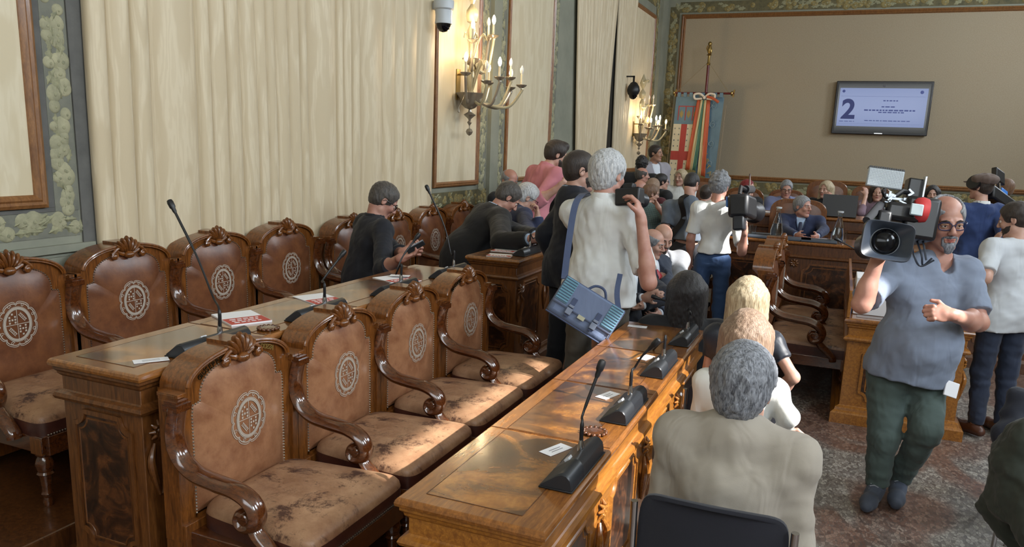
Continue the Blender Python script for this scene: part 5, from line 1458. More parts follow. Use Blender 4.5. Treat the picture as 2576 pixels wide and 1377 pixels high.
    if sh is not None and coll is not False and h < .0145:
        Fc = Fld(); c0 = W['nk']+up*.012*q; ax = up*.8+(V3(gg(0, -.02, -.07))-W['nk'])/np.linalg.norm(V3(gg(0, -.02, -.07))-W['nk'])*.4
        ax /= np.linalg.norm(ax); Fc.cone(c0-ax*.01*q, c0+ax*.04*q, .075*q, .066*q, 0, cap='ab'); Fc.ell(c0+ax*.02*q, np.array([.058, .058, .09])*q, TM, .004, True)
        Fc.ell(c0+fw*.07*q+ax*.03*q, np.array([.022, .04, .05])*q, TM, .006, True); B(Fc, 'collar', sh, min(h, .009))
    lm = legs or cloth('dark_trousers', '#1b1c22', '#22242b', .85, .4)
    F = Fld(); F.ell(W['pel'], np.array([.148+fat*.2, .108+fat*.3, .12])*q, TM, .05)
    for sd in 'RL':
        F.cone(W['h'+sd], W['k'+sd], (.090+fat*.08)*q, .070*q, .045); F.cone(W['k'+sd], W['a'+sd]+(W['k'+sd]-W['a'+sd])*.02, .068*q, .055*q, .03, cap='b')
    F.plane(W['pel']+up*(.03 if hem is None or hem > .03 or pose != 'stand' else .09-hem)*q, up); F.wrinkle(fold*.55, 30, 5, (.5, .5, 1)); F.wrinkle(fold*.25, 80, 6); B(F, 'trousers', lm)
    sm = shoe or plain('dark_shoe', '#17161a', .4)
    for sd in 'RL':
        a, t = W['a'+sd], W['t'+sd]; d = t-a; d[2] = 0; d /= np.linalg.norm(d); zz = min(t[2], a[2]-.03)
        F = Fld(); F.cone(a-d*.045-V3((0, 0, a[2]-zz-.018)), t+V3((0, 0, .012)), .036*q, .038*q, .02); F.cone(a-V3((0, 0, .01)), a+d*.07-V3((0, 0, .03)), .042*q, .036*q, .03)
        F.cone(t-d*.01+V3((0, 0, .012)), t+d*.05+V3((0, 0, .006)), .038*q, .028*q, .02); F.plane(V3((0, 0, min(zz-.03, z0+.004) if pose == 'stand' else z0+.004)), (0, 0, -1))
        B(F, 'shoe', sm, min(h, .01))
    return dict(P=P, W=W, g=gg, G=G, M=hM, TM=TM, org=org, up=up, rt=rt, fw=fw, q=q, hs=hs, top=tp, body=body)
def t_(x): return x
def part_tube(pp, name, pts, r, mat, n=8, prof=None, up=None):
    return MB().tube([V3(p)-pp['org'] for p in pts], r, n, prof=prof, up=up).build(name, mat, pp['P'])
# ------------------------------------------------------------------ the people in the hall
def facing(p, a=0.0):
    """compass direction from p to the camera, turned a radians towards the picture's right"""
    return math.atan2(-p[0], -p[1])-a
def along(a=0.0):
    """looking away from the camera, turned a to the right"""
    return YAW+a
def HS(px, w): return px*w/F_PX/.25
def wz(x, y, z): d = ray(x, y); return (z-CAM_H)/d[2]
def dirv(yaw, el=0): return np.array([math.sin(yaw)*math.cos(el), math.cos(yaw)*math.cos(el), math.sin(el)])
RTv, UPv, FWv = V3(RT), V3(UP), V3(FW)
JD = cloth('black_suit_wool', '#0c0d11', '#121318', .8, .3); JN = cloth('navy_suit_wool', '#1a2340', '#202b4c', .8, .3); JNB = cloth('dark_navy_blazer', '#0e1320', '#141a2a', .8, .3)
JG = cloth('grey_suit_wool', '#565b66', '#6a6f7a', .8, .35); JL = cloth('lavender_blazer', '#6c7294', '#7c82a4', .8, .3); JB = cloth('beige_linen', '#8f877c', '#a39b8f', .9, .55)
WPOLO = cloth('white_polo_cotton', '#cfd2d2', '#dcdedd', .85, .4); WTEE = cloth('white_tee_cotton', '#c8ccd0', '#b9bec6', .85, .4)
DENIM = cloth('blue_denim', '#23395c', '#3a5680', .85, .4, 300); DDEN = cloth('dark_denim', '#161d2c', '#27324a', .85, .4, 300)
BLUSH = cloth('light_blue_shirt', '#9db4d4', '#b2c6e0', .8, .25)
TIEN = plain('navy_tie', '#18203f', .5); TIER = plain('red_tie', '#9c1c28', .5); TIEG = plain('grey_tie', '#3c4558', .5)
GBLK = plain('black_spectacle_frame', '#15151a', .3); GBLU = plain('blue_spectacle_frame', '#1f2a50', .3); GTOR = plain('tortoise_spectacle_frame', '#4a2f1f', .3)
cast = {}
# --- near audience, seen from behind
hp = PW(1868, 975, 2.50)
cast['beige'] = person('grey-haired man in a beige linen jacket seen from behind on a black chair', hp, 0, .02, 'sit', hs=1.12, g=.93, fat=.08, hyaw=.1, hpitch=.2, top=('jacket', JB), coll=JB, sk='fair', hair=('tousled', 'grey'), h=.008, fold=.006, lean=.12, ov={'@nk': hp+Vector((0, -.05, -.115)), '@sR': hp+Vector((.185, -.05, -.19)), '@sL': hp+Vector((-.185, -.04, -.185))},
       legs=cloth('grey_blue_trousers', '#3a4352', '#454f60', .85, .4), seat=.46)
audience_chair((hp.x-.02, hp.y-.1, 0), .02, 'black stacking chair under the man in the beige linen jacket', .43, .955)
hp = PW(1876, 855, 3.30)
cast['brownbob'] = person('woman with a light brown bob and white top, seated ahead of the beige jacket', hp, 0, -.02, 'sit', hs=1.0, g=.76, hyaw=-.15, top=('shirt', cloth('white_knit_top', '#d9dad6', '#e4e4e0', .9, .4)), hair=('bob', 'bobbrown'), h=.010,
       arms={'R': dict(e=PW(1985, 1050, 3.2), w=PW(1958, 1088, 3.38), d=RTv+.1*UPv, n=-UPv-.3*FWv, curl=.9, fine=True)})
audience_chair((hp.x+.05, hp.y+.02, 0), -.02, 'black stacking chair under the woman with the brown bob', .5, .86)
hp = PW(1882, 756, 4.12)
cast['blond'] = person('woman with a blonde bob and black short-sleeved dress seen from behind', hp, 0, .02, 'sit', hs=.98, g=.8, top=('tee', cloth('black_satin_dress', '#121722', '#1b2230', .5, .4)), hair=('bob', 'blond'), h=.010, legs=cloth('black_satin_dress', '#121722', '#1b2230', .5, .4), sleeve=.3,
       arms={'R': dict(e=PW(1996, 950, 4.0), w=PW(1935, 1010, 4.2), d=dirv(-.8), n=(0, 0, -1), curl=.5)})
audience_chair((hp.x+.02, hp.y-.08, 0), .0, 'black stacking chair under the blonde woman in black', .48, .78)
hp = PW(1728, 742, 5.02)
cast['black'] = person('woman with long straight black hair seated beyond the end of the front desk', hp, 0, -.25, 'sit', hs=1.18, g=1.15, top=('shirt', cloth('black_top', '#101116', '#16171d', .8, .3)), hair=('long', 'black'), h=.011, seat=.22)
# --- seated men watching beyond the front desk
hp = PW(1668, 600, 6.7)
cast['baldR'] = person('bald bearded man in a pale grey jacket with folded arms, seated beyond the photographer', hp, 0, facing(hp, .5), 'sit', hs=HS(72, 6.7), g=1.1, hyaw=facing(hp, .45), hpitch=.35, top=('jacket', cloth('pale_grey_jacket', '#7b7d82', '#8d8f94', .85, .35)), hair=None, bd=('full', 'dark'), brow='dark', h=.011,
       arms={'L': dict(e=PW(1705, 735, 6.45), w=PW(1668, 722, 6.3), d=-RTv, n=FWv, curl=.6), 'R': dict(e=PW(1625, 725, 6.5), w=PW(1660, 705, 6.35), d=RTv-.2*UPv, n=FWv, curl=.5)})
hp = PW(1643, 613, 6.3)
cast['greyL'] = person('balding man in a slate suit with a long red tie, seated in profile', hp, 0, facing(hp, 1.0), 'sit', hs=HS(74, 6.3), g=1.12, fat=.05, hyaw=facing(hp, 1.2), hpitch=.25, top=('jacket', cloth('slate_suit', '#2a3140', '#353d4e', .85, .35)), hair=('ring', 'salt'), brow='salt', h=.011, extra=(('tie', TIER),),
       arms={'L': dict(e=PW(1690, 770, 6.0), w=PW(1655, 790, 5.8), curl=.6)})
hp = PW(1588, 640, 5.75)
cast['navyseat'] = person('man in a dark navy jacket with folded arms, his head hidden by the photographer', hp, 0, facing(hp, .8), 'sit', hs=1.0, g=1.05, top=('jacket', JNB), hair=('short', 'dark'), h=.012,
       arms={'L': dict(e=PW(1670, 745, 5.65), w=PW(1612, 770, 5.5), curl=.5), 'R': dict(e=PW(1560, 770, 5.65), w=PW(1620, 750, 5.5), curl=.5)})
# --- photographer with the shoulder bag
hp = PW(1530, 440, 5.0)
cast['photog'] = person('white-haired photographer in a white polo shirt seen from behind, blue bag at his hip', hp, .08, along(.42), 'stand', hs=HS(118, 5.0), g=1.14, fat=.04, hyaw=along(.75), hpitch=.12, top=('polo', WPOLO), coll=WPOLO, hair=('tousled', 'white'), h=.010, sleeve=.62, fold=.006,
       legs=cloth('grey_brown_trousers', '#4a463f', '#5a554c', .85, .4), lean=.04, sk='ruddy',
       ov={'@sR': PW(1580, 545, 4.92), '@sL': PW(1440, 535, 5.15)},
       arms={'R': dict(e=PW(1632, 712, 4.75), w=PW(1612, 548, 4.72), d=UPv-.2*RTv+.1*FWv, n=-RTv+.5*FWv, curl=.7, fine=True, thumb=-FWv), 'L': dict(e=PW(1500, 640, 5.45), w=PW(1560, 545, 5.35), d=UPv+.3*RTv, n=RTv, curl=.8)})
c = cast['photog']
o = c['org']; t = thing('photo_camera', 'black photo camera held to the eye of the white-haired photographer', 'camera', PW(1584, 496, 4.86)); tc = V3(t.location)
cm = MB(); ax = RTv*.55+FWv*.83; ay = np.cross(UPv, ax)
cm.obox((0, 0, 0), Vector(ax)*.045, Vector(ay)*.085, Vector(UPv)*.055).build('camera_body', BLACK, t, bevel=.012)
cm = MB().obox(Vector(UPv)*.065, Vector(ax)*.03, Vector(ay)*.035, Vector(UPv)*.02).build('viewfinder_hump', BLACK, t, bevel=.008)
cm = MB().tube([Vector(ax)*.04, Vector(ax)*.12, Vector(ax)*.125, Vector(ax)*.2], [.05, .05, .045, .048], 20).build('lens', BLACK2, t)
cm = MB().tube([Vector(ax)*.198, Vector(ax)*.205], [.04, .04], 20).build('front_element', plain('lens_glass', '#1b2c48', .05, coat=1.0), t)
bgm = cloth('grey_blue_canvas', '#5d6a86', '#6c7a95', .85, .25, 260); bgd = cloth('dark_blue_canvas', '#39435c', '#465270', .85, .2, 260); bgt = cloth('teal_ribbed_panel', '#4f7d92', '#7aa6b6', .85, .1, 260, )
bc = PW(1470, 782, 4.62); t = thing('shoulder_bag', 'grey-blue canvas shoulder bag with two buckles hanging at the photographer\'s hip', 'bag', bc)
an = -.56; u = Vector(RTv*math.cos(an)+UPv*math.sin(an)); v = Vector(-RTv*math.sin(an)+UPv*math.cos(an)); nn = Vector(-FWv)
hw, hh = .20, .118
MB().obox((0, 0, 0), u*hw, v*hh, nn*.055).build('bag_body', bgm, t, bevel=.03)
MB().obox(v*.035+nn*.058, u*hw*1.0, v*hh*.72, nn*.012).build('flap', bgm, t, bevel=.012)
for s in (-1, 1):
    m = MB().obox(u*s*hw*.78+v*.045+nn*.072, u*hw*.2, v*hh*.62, nn*.004); m.build('ribbed_panel', bgt, t, bevel=.003)
    r = MB()
    for k in range(9): r.obox(u*s*hw*.78+v*(.045-hh*.55+k*hh*.137)+nn*.077, u*hw*.19, v*.0018, nn*.003)
    r.build('ribs', bgd, t, smooth=False)
    b_ = MB().obox(u*s*hw*.42-v*.03+nn*.074, u*.014, v*.06, nn*.004); b_.build('buckle_strap', bgd, t)
    b_ = MB().obox(u*s*hw*.42-v*.055+nn*.082, u*.019, v*.02, nn*.008).obox(u*s*hw*.42-v*.022+nn*.082, u*.017, v*.008, nn*.007); b_.build('side_release_buckle', plain('buckle_grey', '#6c7689', .4), t, bevel=.003)
MB().obox(-v*.05-u*.0+nn*.073, u*.022, v*.012, nn*.003).build('label_patch', plain('patch', '#a9a890', .6), t)
MB().tube(smoothpath([v*.1-u*.06, v*.16-u*.02, v*.165+u*.04, v*.1+u*.09], 5), .008, 8).build('carry_handle', bgd, t)
e_ = MB(); cs = [u*hw+v*hh, -u*hw+v*hh, -u*hw-v*hh, u*hw-v*hh]; e_.tube([q+nn*.056 for q in cs]+[cs[0]+nn*.056], .006, 6); e_.build('piping', bgd, t)
sp = [bc-u*hw+v*.1, PW(1421, 690, 4.66), PW(1432, 600, 4.72), PW(1446, 520, 4.82), PW(1462, 492, 4.95), PW(1478, 486, 5.1)]
MB().tube([q-bc for q in smoothpath(sp, 6)], 1, prof=[(.020, .003), (-.020, .003), (-.020, -.003), (.020, -.003)], up=tuple(RTv)).build('shoulder_strap', bgd, t, smooth=False)
sp = [bc+u*hw+v*.08, PW(1552, 740, 4.66), PW(1560, 690, 4.75)]
MB().tube([q-bc for q in smoothpath(sp, 6)], 1, prof=[(.016, .003), (-.016, .003), (-.016, -.003), (.016, -.003)], up=tuple(RTv)).build('shoulder_strap', bgd, t, smooth=False)
# --- man in navy blazer beside him
hp = PW(1460, 430, 5.75)
cast['navyb'] = person('bearded man in a navy blazer and glasses standing behind the white-haired photographer', hp, .08, along(1.0), 'stand', hs=HS(103, 5.75), g=1.22, hyaw=along(1.35), hpitch=.06, top=('jacket', JNB), coll=BLUSH, hair=('crop', 'dark'), bd=('full', 'dark'), gl=GBLK, h=.011,
       ov={'@sR': PW(1475, 530, 5.55), '@sL': PW(1430, 520, 6.1)})
# --- far left group by the wall
hp = PW(1400, 390, 8.9)
cast['pink'] = person('young bearded man in a pink shirt standing by the wall, bending forward', hp, .0, along(1.1), 'stand', hs=HS(69, 8.9), g=1.2, lean=.3, hyaw=along(1.3), hpitch=.3, top=('rolled', cloth('pink_oxford_shirt', '#b56f79', '#c37f88', .85, .35)), hair=('quiff', 'dark'), bd=('full', 'dark'), brow='dark', h=.013, legs=cloth('raspberry_trousers', '#8c3346', '#9c3f52', .85, .3),
       arms={'R': dict(e=PW(1352, 508, 8.5), w=PW(1402, 474, 8.4), curl=.9)})
hp = PW(1415, 424, 9.3)
person('man in a black suit partly hidden beside the pink shirt', hp, .0, along(.9), 'stand', hs=HS(60, 9.3), g=1.1, hyaw=along(1.3), top=('jacket', JD), hair=('short', 'black'), h=.016)
hp = PW(1283, 455, 8.8)
person('bald man seated behind the black-suited man, only his head showing', hp, .0, facing(hp, .7), 'stand', hs=HS(62, 8.8)*.95, g=1.1, hyaw=facing(hp, .5), hpitch=.25, top=('shirt', JD), hair=('ring', 'salt'), brow='salt', h=.015, sk='ruddy')
hp = PW(1278, 498, 7.5)
cast['suit'] = person('grey-haired man in a black suit leaning over the far desk', hp, .17, along(1.15), 'sit', hs=HS(84, 7.5)*.93, g=1.18, fat=.05, lean=.55, hyaw=along(1.3), hpitch=.75, top=('jacket', JD), coll=BLUSH, hair=('short', 'pepper'), brow='pepper', h=.012, seat=.5, sk='ruddy', extra=(('tie', TIEG),),
       arms={'R': dict(e=PW(1262, 612, 6.75), w=PW(1335, 602, 6.55), d=RTv-.1*UPv, n=-UPv, curl=.6), 'L': dict(e=PW(1300, 590, 7.4), w=PW(1352, 594, 6.85), d=RTv, n=-UPv, curl=.7)})
hp = PW(1327, 498, 8.45)
cast['glassesman'] = person('grey-haired man in glasses resting his chin on his fist at the far desk', hp, .17, along(1.1), 'sit', hs=HS(78, 8.45)*.93, g=1.08, lean=.45, hyaw=along(1.35), hpitch=.5, top=('jacket', JN), coll=BLUSH, hair=('short', 'white'), gl=GBLK, h=.013, seat=.5,
       arms={'R': dict(e=PW(1330, 588, 7.7), w=PW(1362, 598, 7.5), d=RTv+.3*UPv, n=-RTv, curl=.8), 'L': dict(e=PW(1358, 580, 7.9), w=PW(1352, 545, 7.9), d=UPv, n=-RTv, curl=1.0)})
# --- man in the dark shirt with a phone
hp = PW(966, 505, 6.2)
cast['dark'] = person('man in a dark navy shirt and glasses seated by the drapes reading his phone', hp, .17, along(1.05), 'sit', hs=HS(96, 6.2)*.93, g=1.18, fat=.03, lean=.16, hyaw=along(1.2), hpitch=.62, top=('rolled', cloth('dark_navy_shirt', '#0a0c15', '#10131f', .8, .4)), hair=('short', 'pepper'), gl=GBLK, brow='pepper', h=.0095, seat=.5, sk='ruddy', fold=.006,
       arms={'R': dict(e=PW(962, 680, 5.75), w=PW(1012, 648, 5.5), d=RTv*.9+.35*UPv, n=UPv-.3*FWv, curl=.7, fine=True), 'L': dict(e=PW(1000, 640, 6.2), w=PW(1018, 634, 5.75), d=RTv+.1*UPv, n=-FWv, curl=.8, fine=True)})
pc = PW(1046, 622, 5.45); t = thing('smartphone', 'smartphone held in the hands of the man in the dark navy shirt', 'phone', pc)
MB().obox((0, 0, 0), Vector(RTv*.8+UPv*.45)*.075, Vector(UPv*.3-FWv*.2-RTv*.15)*.05, Vector(FWv*.6+UPv*.5)*.006).build('phone_body', BLACK, t, bevel=.004)
MB().obox(Vector(UPv)*.007-Vector(FWv)*.004, Vector(RTv*.8+UPv*.45)*.07, Vector(UPv*.3-FWv*.2-RTv*.15)*.045, Vector(FWv*.6+UPv*.5)*.002).build('phone_screen', plain('phone_silver', '#8f949c', .2), t)
c = cast['dark']; q = c['W']
MB().tube(smoothpath([q['nk']+V3((-.05, -.03, .0))-c['org'], q['ch']+c['fw']*.16+c['rt']*.03+c['up']*.06-c['org'], q['wst']+c['fw']*.2+c['rt']*.05-c['org'], q['wst']+c['fw']*.2+c['rt']*.10-c['org'], q['ch']+c['fw']*.155+c['rt']*.09+c['up']*.06-c['org'], q['nk']+V3((.04, .0, .0))-c['org']], 6), .006, 6).build('blue_lanyard', plain('lanyard_blue', '#2a3f9a', .5), c['P'])
hp = PW(1000, 560, 6.8)
# --- standing group beyond the photographer
hp = PW(1650, 386, 12.5)
person('man in a light grey suit and white shirt standing beside the far wall lamp', hp, .0, facing(hp, .6), 'stand', hs=HS(42, 12.5), g=1.05, hyaw=facing(hp, 1.1), top=('jacket', cloth('light_grey_suit', '#8b8890', '#9a979e', .85, .3)), hair=('short', 'dark'), brow='dark', h=.016, sk='tan')
hp = PW(1615, 415, 12.0)
person('person with curly black hair in black, seen below the light grey suit', hp, .0, along(.4), 'stand', hs=HS(42, 12), g=1.1, top=('jacket', JD), hair=('curly', 'black'), h=.018, eyes=False)
hp = PW(1616, 442, 11.0)
person('bald man in profile standing just beyond the photo camera', hp, .0, along(1.0), 'stand', hs=HS(41, 11), g=1.1, hyaw=along(1.45), top=('shirt', JD), hair=('ring', 'pepper'), h=.015, sk='ruddy', brow='dark')
hp = PW(1665, 458, 11.2)
person('dark-haired man with glasses, black jacket and red checked tie', hp, .0, along(1.1), 'stand', hs=HS(42, 11.2), g=1.1, hyaw=along(1.4), top=('jacket', JD), hair=('short', 'black'), gl=GBLK, h=.015, extra=(('tie', TIER),))
hp = PW(1644, 471, 10.2)
person('woman with light brown hair mostly hidden behind the striped shirt', hp, .0, along(.8), 'stand', hs=HS(42, 10.2), g=1.0, top=('shirt', cloth('red_black_top', '#5a1c22', '#2a1418', .85, .3)), hair=('bob', 'bobbrown'), h=.016, eyes=False)
hp = PW(1712, 448, 12.0)
person('young woman with wavy blonde hair and white shirt in front of the banner', hp, .0, facing(hp, -.2), 'stand', hs=HS(41, 12), g=1.05, hyaw=facing(hp, -.5), top=('shirt', WPOLO), hair=('wavy', 'blond'), brow='brown', h=.016)
hp = PW(1612, 477, 9.7)
person('second bald head low behind the photo camera', hp, .0, along(.9), 'stand', hs=HS(46, 9.7), g=1.0, hyaw=along(1.3), top=('shirt', JG), hair=None, gl=GBLK, h=.015, sk='ruddy')
hp = PW(1637, 488, 8.9)
cast['striped'] = person('boyish man in a green checked shirt and glasses, hand at his chin', hp, .0, along(.6), 'stand', hs=HS(50, 8.9), g=1.15, lean=.15, hyaw=along(1.3), hpitch=.1, top=('tee', cloth('green_checked_shirt', '#6f8484', '#7d9190', .85, .3, stripes=('#2e4646', 30))), hair=('short', 'brown'), gl=GBLK, h=.012,
       arms={'R': dict(e=PW(1688, 560, 8.6), w=PW(1655, 520, 8.5), d=-.4*RTv+UPv, n=-RTv, curl=.8)})
hp = PW(1740, 463, 7.9)
cast['greytee'] = person('man in a grey T-shirt with a black camera strap, head bowed, seen from behind', hp, .0, along(.25), 'stand', hs=HS(56, 7.9), g=.95, lean=.06, hyaw=along(.75), hpitch=.55, top=('tee', cloth('slate_grey_tee', '#56606e', '#66707e', .85, .45)), hair=('crop', 'black'), h=.011, hem=-.1, legs=cloth('charcoal_trousers', '#24252b', '#303138', .85, .45),
       ov={'@sR': PW(1736, 512, 7.85), '@sL': PW(1684, 520, 8.0)})
c = cast['greytee']
q = c['W']; part_tube(c, 'camera_strap', smoothpath([q['sR']-c['fw']*.02+c['up']*.085-c['rt']*.03, q['sR']-c['fw']*.09+c['up']*.03-c['rt']*.06, q['ch']-c['fw']*.125*c['q']-c['rt']*.0, q['wst']-c['fw']*.12*c['q']-c['rt']*.13], 5), 1, BLACK, prof=[(.028, .004), (-.028, .004), (-.028, -.004), (.028, -.004)], up=tuple(c['rt']))
hp = PW(1777, 488, 9.4)
person('dark-haired woman seated behind the curly-haired cameraman, barely showing', hp, 0.0, along(.6), 'stand', hs=HS(46, 9.4), g=.95, top=('tee', WPOLO), hair=('short', 'dark'), h=.016, eyes=False)
hp = PW(1811, 468, 7.1)
cast['curly'] = person('curly grey-haired cameraman in a white T-shirt and jeans seen from behind', hp, .0, along(.35), 'stand', hs=HS(68, 7.1), g=.92, hyaw=along(.55), hpitch=.1, top=('tee', WPOLO), hair=('curly', 'salt'), h=.0105, hem=-.07, legs=DENIM, sk='ruddy', sleeve=.62, fold=.006,
       arms={'R': dict(e=PW(1866, 635, 6.85), w=PW(1874, 582, 6.7), d=UPv+.1*RTv, n=-RTv, curl=.7)})
t = thing('shoulder_video_camera', 'dark video camera with blue screen held by the curly-haired man', 'camera', PW(1868, 522, 6.75))
L0 = Vector(RTv)*.5+Vector(FWv)*.85; S0 = L0.cross(Vector(UPv)); U0 = Vector(UPv)
MB().obox((0, 0, 0), L0*.17, S0*.09, U0*.10).build('camera_body', BLACK, t, bevel=.03)
MB().tube([L0*.15, L0*.32, L0*.34, L0*.44], [.075, .075, .09, .1], 20).build('lens_barrel', BLACK, t)
MB().tube([-L0*.1+U0*.1, -L0*.06+U0*.17, L0*.12+U0*.17, L0*.15+U0*.1], .018, 8).build('top_handle', BLACK, t)
MB().obox(-S0*.12+U0*.05, L0*.07, S0*.01, U0*.045).build('flip_screen', plain('screen_blue', '#3f78c8', .15), t, bevel=.004)
MB().obox(-L0*.1-U0*.13, L0*.06, S0*.05, U0*.08).build('battery_grip', BLACK2, t, bevel=.015)
MB().tube([L0*.25+U0*.1, L0*.27+U0*.33], .008, 8).build('antenna', plain('antenna_brown', '#57443c', .5), t)
MB().tube([L0*.1+U0*.17, L0*.34+U0*.2], [.035, .035], 14).build('boom_microphone', plain('foam_black', '#17171b', .95), t)
cb = MB(); rr = random.Random(9)
for k in range(4): cb.tube(smoothpath([Vector((0, 0, 0))+S0*-.1+L0*rr.uniform(-.1, .1)+U0*rr.uniform(0, .12) for _ in range(5)], 5), .005, 5)
cb.build('loose_cables', BLACK, t)
# --- officials on the dais
def official(px, py, w, hpx, lab, **k):
    p = PW(px, py, w); k.setdefault('g', 1.05); k.setdefault('h', .015)
    return person(lab, p, .25, k.pop('yaw', facing(p, k.pop('fa', 0))), 'sit', hs=HS(hpx, w), seat=.5, **k)
cast['navysuit'] = official(2019, 520, 8.75, 54, 'grey-haired man in a navy suit and tie seated at the dais looking right', hyaw=facing(PW(2019, 520, 8.75), .95), top=('jacket', JN), coll=BLUSH, hair=('short', 'salt'), extra=(('tie', TIEN),), brow='salt', g=1.05, h=.012, sk='ruddy',
         arms={'R': dict(e=PW(1975, 580, 8.6), w=PW(2005, 592, 8.3), curl=.5), 'L': dict(e=PW(2072, 580, 8.6), w=PW(2055, 595, 8.3), curl=.5)})
official(1881, 473, 10.7, 42, 'red-haired woman in black seated at the raised desk', fa=.5, hyaw=facing(PW(1882, 488, 10.7), 1.2), top=('shirt', JD), hair=('short', 'red'))
official(1978, 476, 10.9, 45, 'grey-haired man in glasses and a lavender blazer at the raised desk', fa=.1, hpitch=.2, top=('jacket', JL), hair=('short', 'salt'), gl=GTOR, brow='salt', sk='ruddy')
official(2077, 478, 10.9, 43, 'woman with long blonde hair and black top at the raised desk', fa=-.3, hyaw=facing(PW(2080, 492, 10.9), -.5), top=('shirt', JD), hair=('wavy', 'blond'), brow='brown', arms={'L': dict(e=PW(2100, 545, 10.3), w=PW(2088, 505, 10.4), d=UPv, n=FWv, curl=.6)})
official(2208, 485, 11.0, 44, 'woman in a pale patterned blouse half hidden behind the big television camera', top=('rolled', cloth('patterned_blouse', '#9a7f8c', '#4b3b4a', .85, .2)), hair=('long', 'dark'), arms={'R': dict(e=PW(2166, 535, 10.6), w=PW(2178, 492, 10.7), d=UPv, n=FWv, curl=.7)})
official(2345, 490, 11.2, 44, 'dark-haired woman peeping above the grey-shirted cameraman', top=('shirt', JD), hair=('bob', 'black'), brow='black')
# --- right side group
hp = PW(2467, 471, 7.2)
cast['cap'] = person('man in a brown flat cap and navy sweater seen from behind', hp, .0, along(-.1), 'stand', hs=HS(62, 7.2), g=1.0, hyaw=along(-.6), top=('shirt', cloth('navy_sweater', '#1e2f58', '#2a3e6c', .9, .6)), coll=WPOLO, hair=('short', 'dark'), h=.0115, legs=DDEN, fold=.008, hem=.1,
       arms={'R': dict(e=PW(2530, 620, 6.9), w=PW(2505, 560, 7.5), curl=.5), 'L': dict(e=PW(2415, 600, 7.3), w=PW(2440, 560, 7.6), curl=.5)})
c = cast['cap']; capm = cloth('brown_cap_cloth', '#584a45', '#6c5d56', .9, .4); hs_ = c['hs']; gq = c['g']; Mq = c['M']
F = Fld(); F.ell(gq(0, -.03, .085), np.array([.112, .135, .058])*hs_, Mq, .01); F.ell(gq(0, -.02, .055), np.array([.098, .122, .035])*hs_, Mq, .02); F.plane(gq(0, 0, .028), Mq.T @ np.array([0, -.1, -1.])); F.wrinkle(.004, 45, 3)
fbuild(F, 'flat_cap', capm, c['P'], .009, None, c['org'])
F = Fld(); F.ell(gq(0, .115, .045), np.array([.07, .055, .010])*hs_, Mq, .01); fbuild(F, 'cap_peak', capm, c['P'], .008, None, c['org'])
hp = PW(2524, 476, 8.0)
cast['green'] = person('man in a green shirt filming with a raised camera behind the flat cap', hp, .0, along(-.2), 'stand', hs=HS(56, 8.0), g=1.0, hyaw=along(-.4), top=('tee', cloth('teal_green_tee', '#126b58', '#18806a', .85, .4)), hair=('crop', 'brown'), h=.0125, legs=DDEN, sk='tan',
       arms={'L': dict(e=PW(2510, 600, 7.6), w=PW(2512, 530, 7.5), d=UPv, n=RTv, curl=.6)})
t = thing('video_camera', 'black video camera on the shoulder of the man in green', 'camera', PW(2514, 505, 7.35))
L0 = Vector(RTv)*.8-Vector(UPv)*.35+Vector(FWv)*.4; L0.normalize(); U0 = Vector(UPv); S0 = L0.cross(U0)
MB().obox((0, 0, 0), L0*.2, S0*.07, U0*.065).build('camera_body', BLACK, t, bevel=.02)
MB().tube([-L0*.2, -L0*.32, -L0*.42], [.05, .06, .07], 16).build('lens_barrel', BLACK, t)
MB().obox(U0*.22-L0*.02, L0*.07, S0*.03, U0*.06).build('lamp_head', BLACK, t, bevel=.01); MB().tube([U0*.05, U0*.18-L0*.01], .018, 8).build('lamp_arm', CHROME, t)
MB().obox(U0*.1+L0*.06, L0*.05, S0*.02, U0*.03).build('flip_screen', plain('screen_blue', '#3f78c8', .15), t, bevel=.004)
hp = PW(2553, 553, 5.35)
cast['rtee'] = person('dark-haired man in a white T-shirt and jeans cut by the right picture edge', hp, .0, along(-.15), 'stand', hs=HS(89, 5.35), g=1.02, hyaw=along(-.75), hpitch=.3, top=('tee', WTEE), hair=('short', 'dark'), bd=('full', 'dark'), h=.0105, legs=DDEN, hem=.13, sleeve=.6, fold=.007, lean=.06,
       shoe=plain('brown_leather_shoe', '#4b2a1c', .4), arms={'L': dict(e=PW(2478, 700, 5.2), w=PW(2500, 620, 5.6), d=UPv+.4*RTv, n=RTv, curl=.6)})
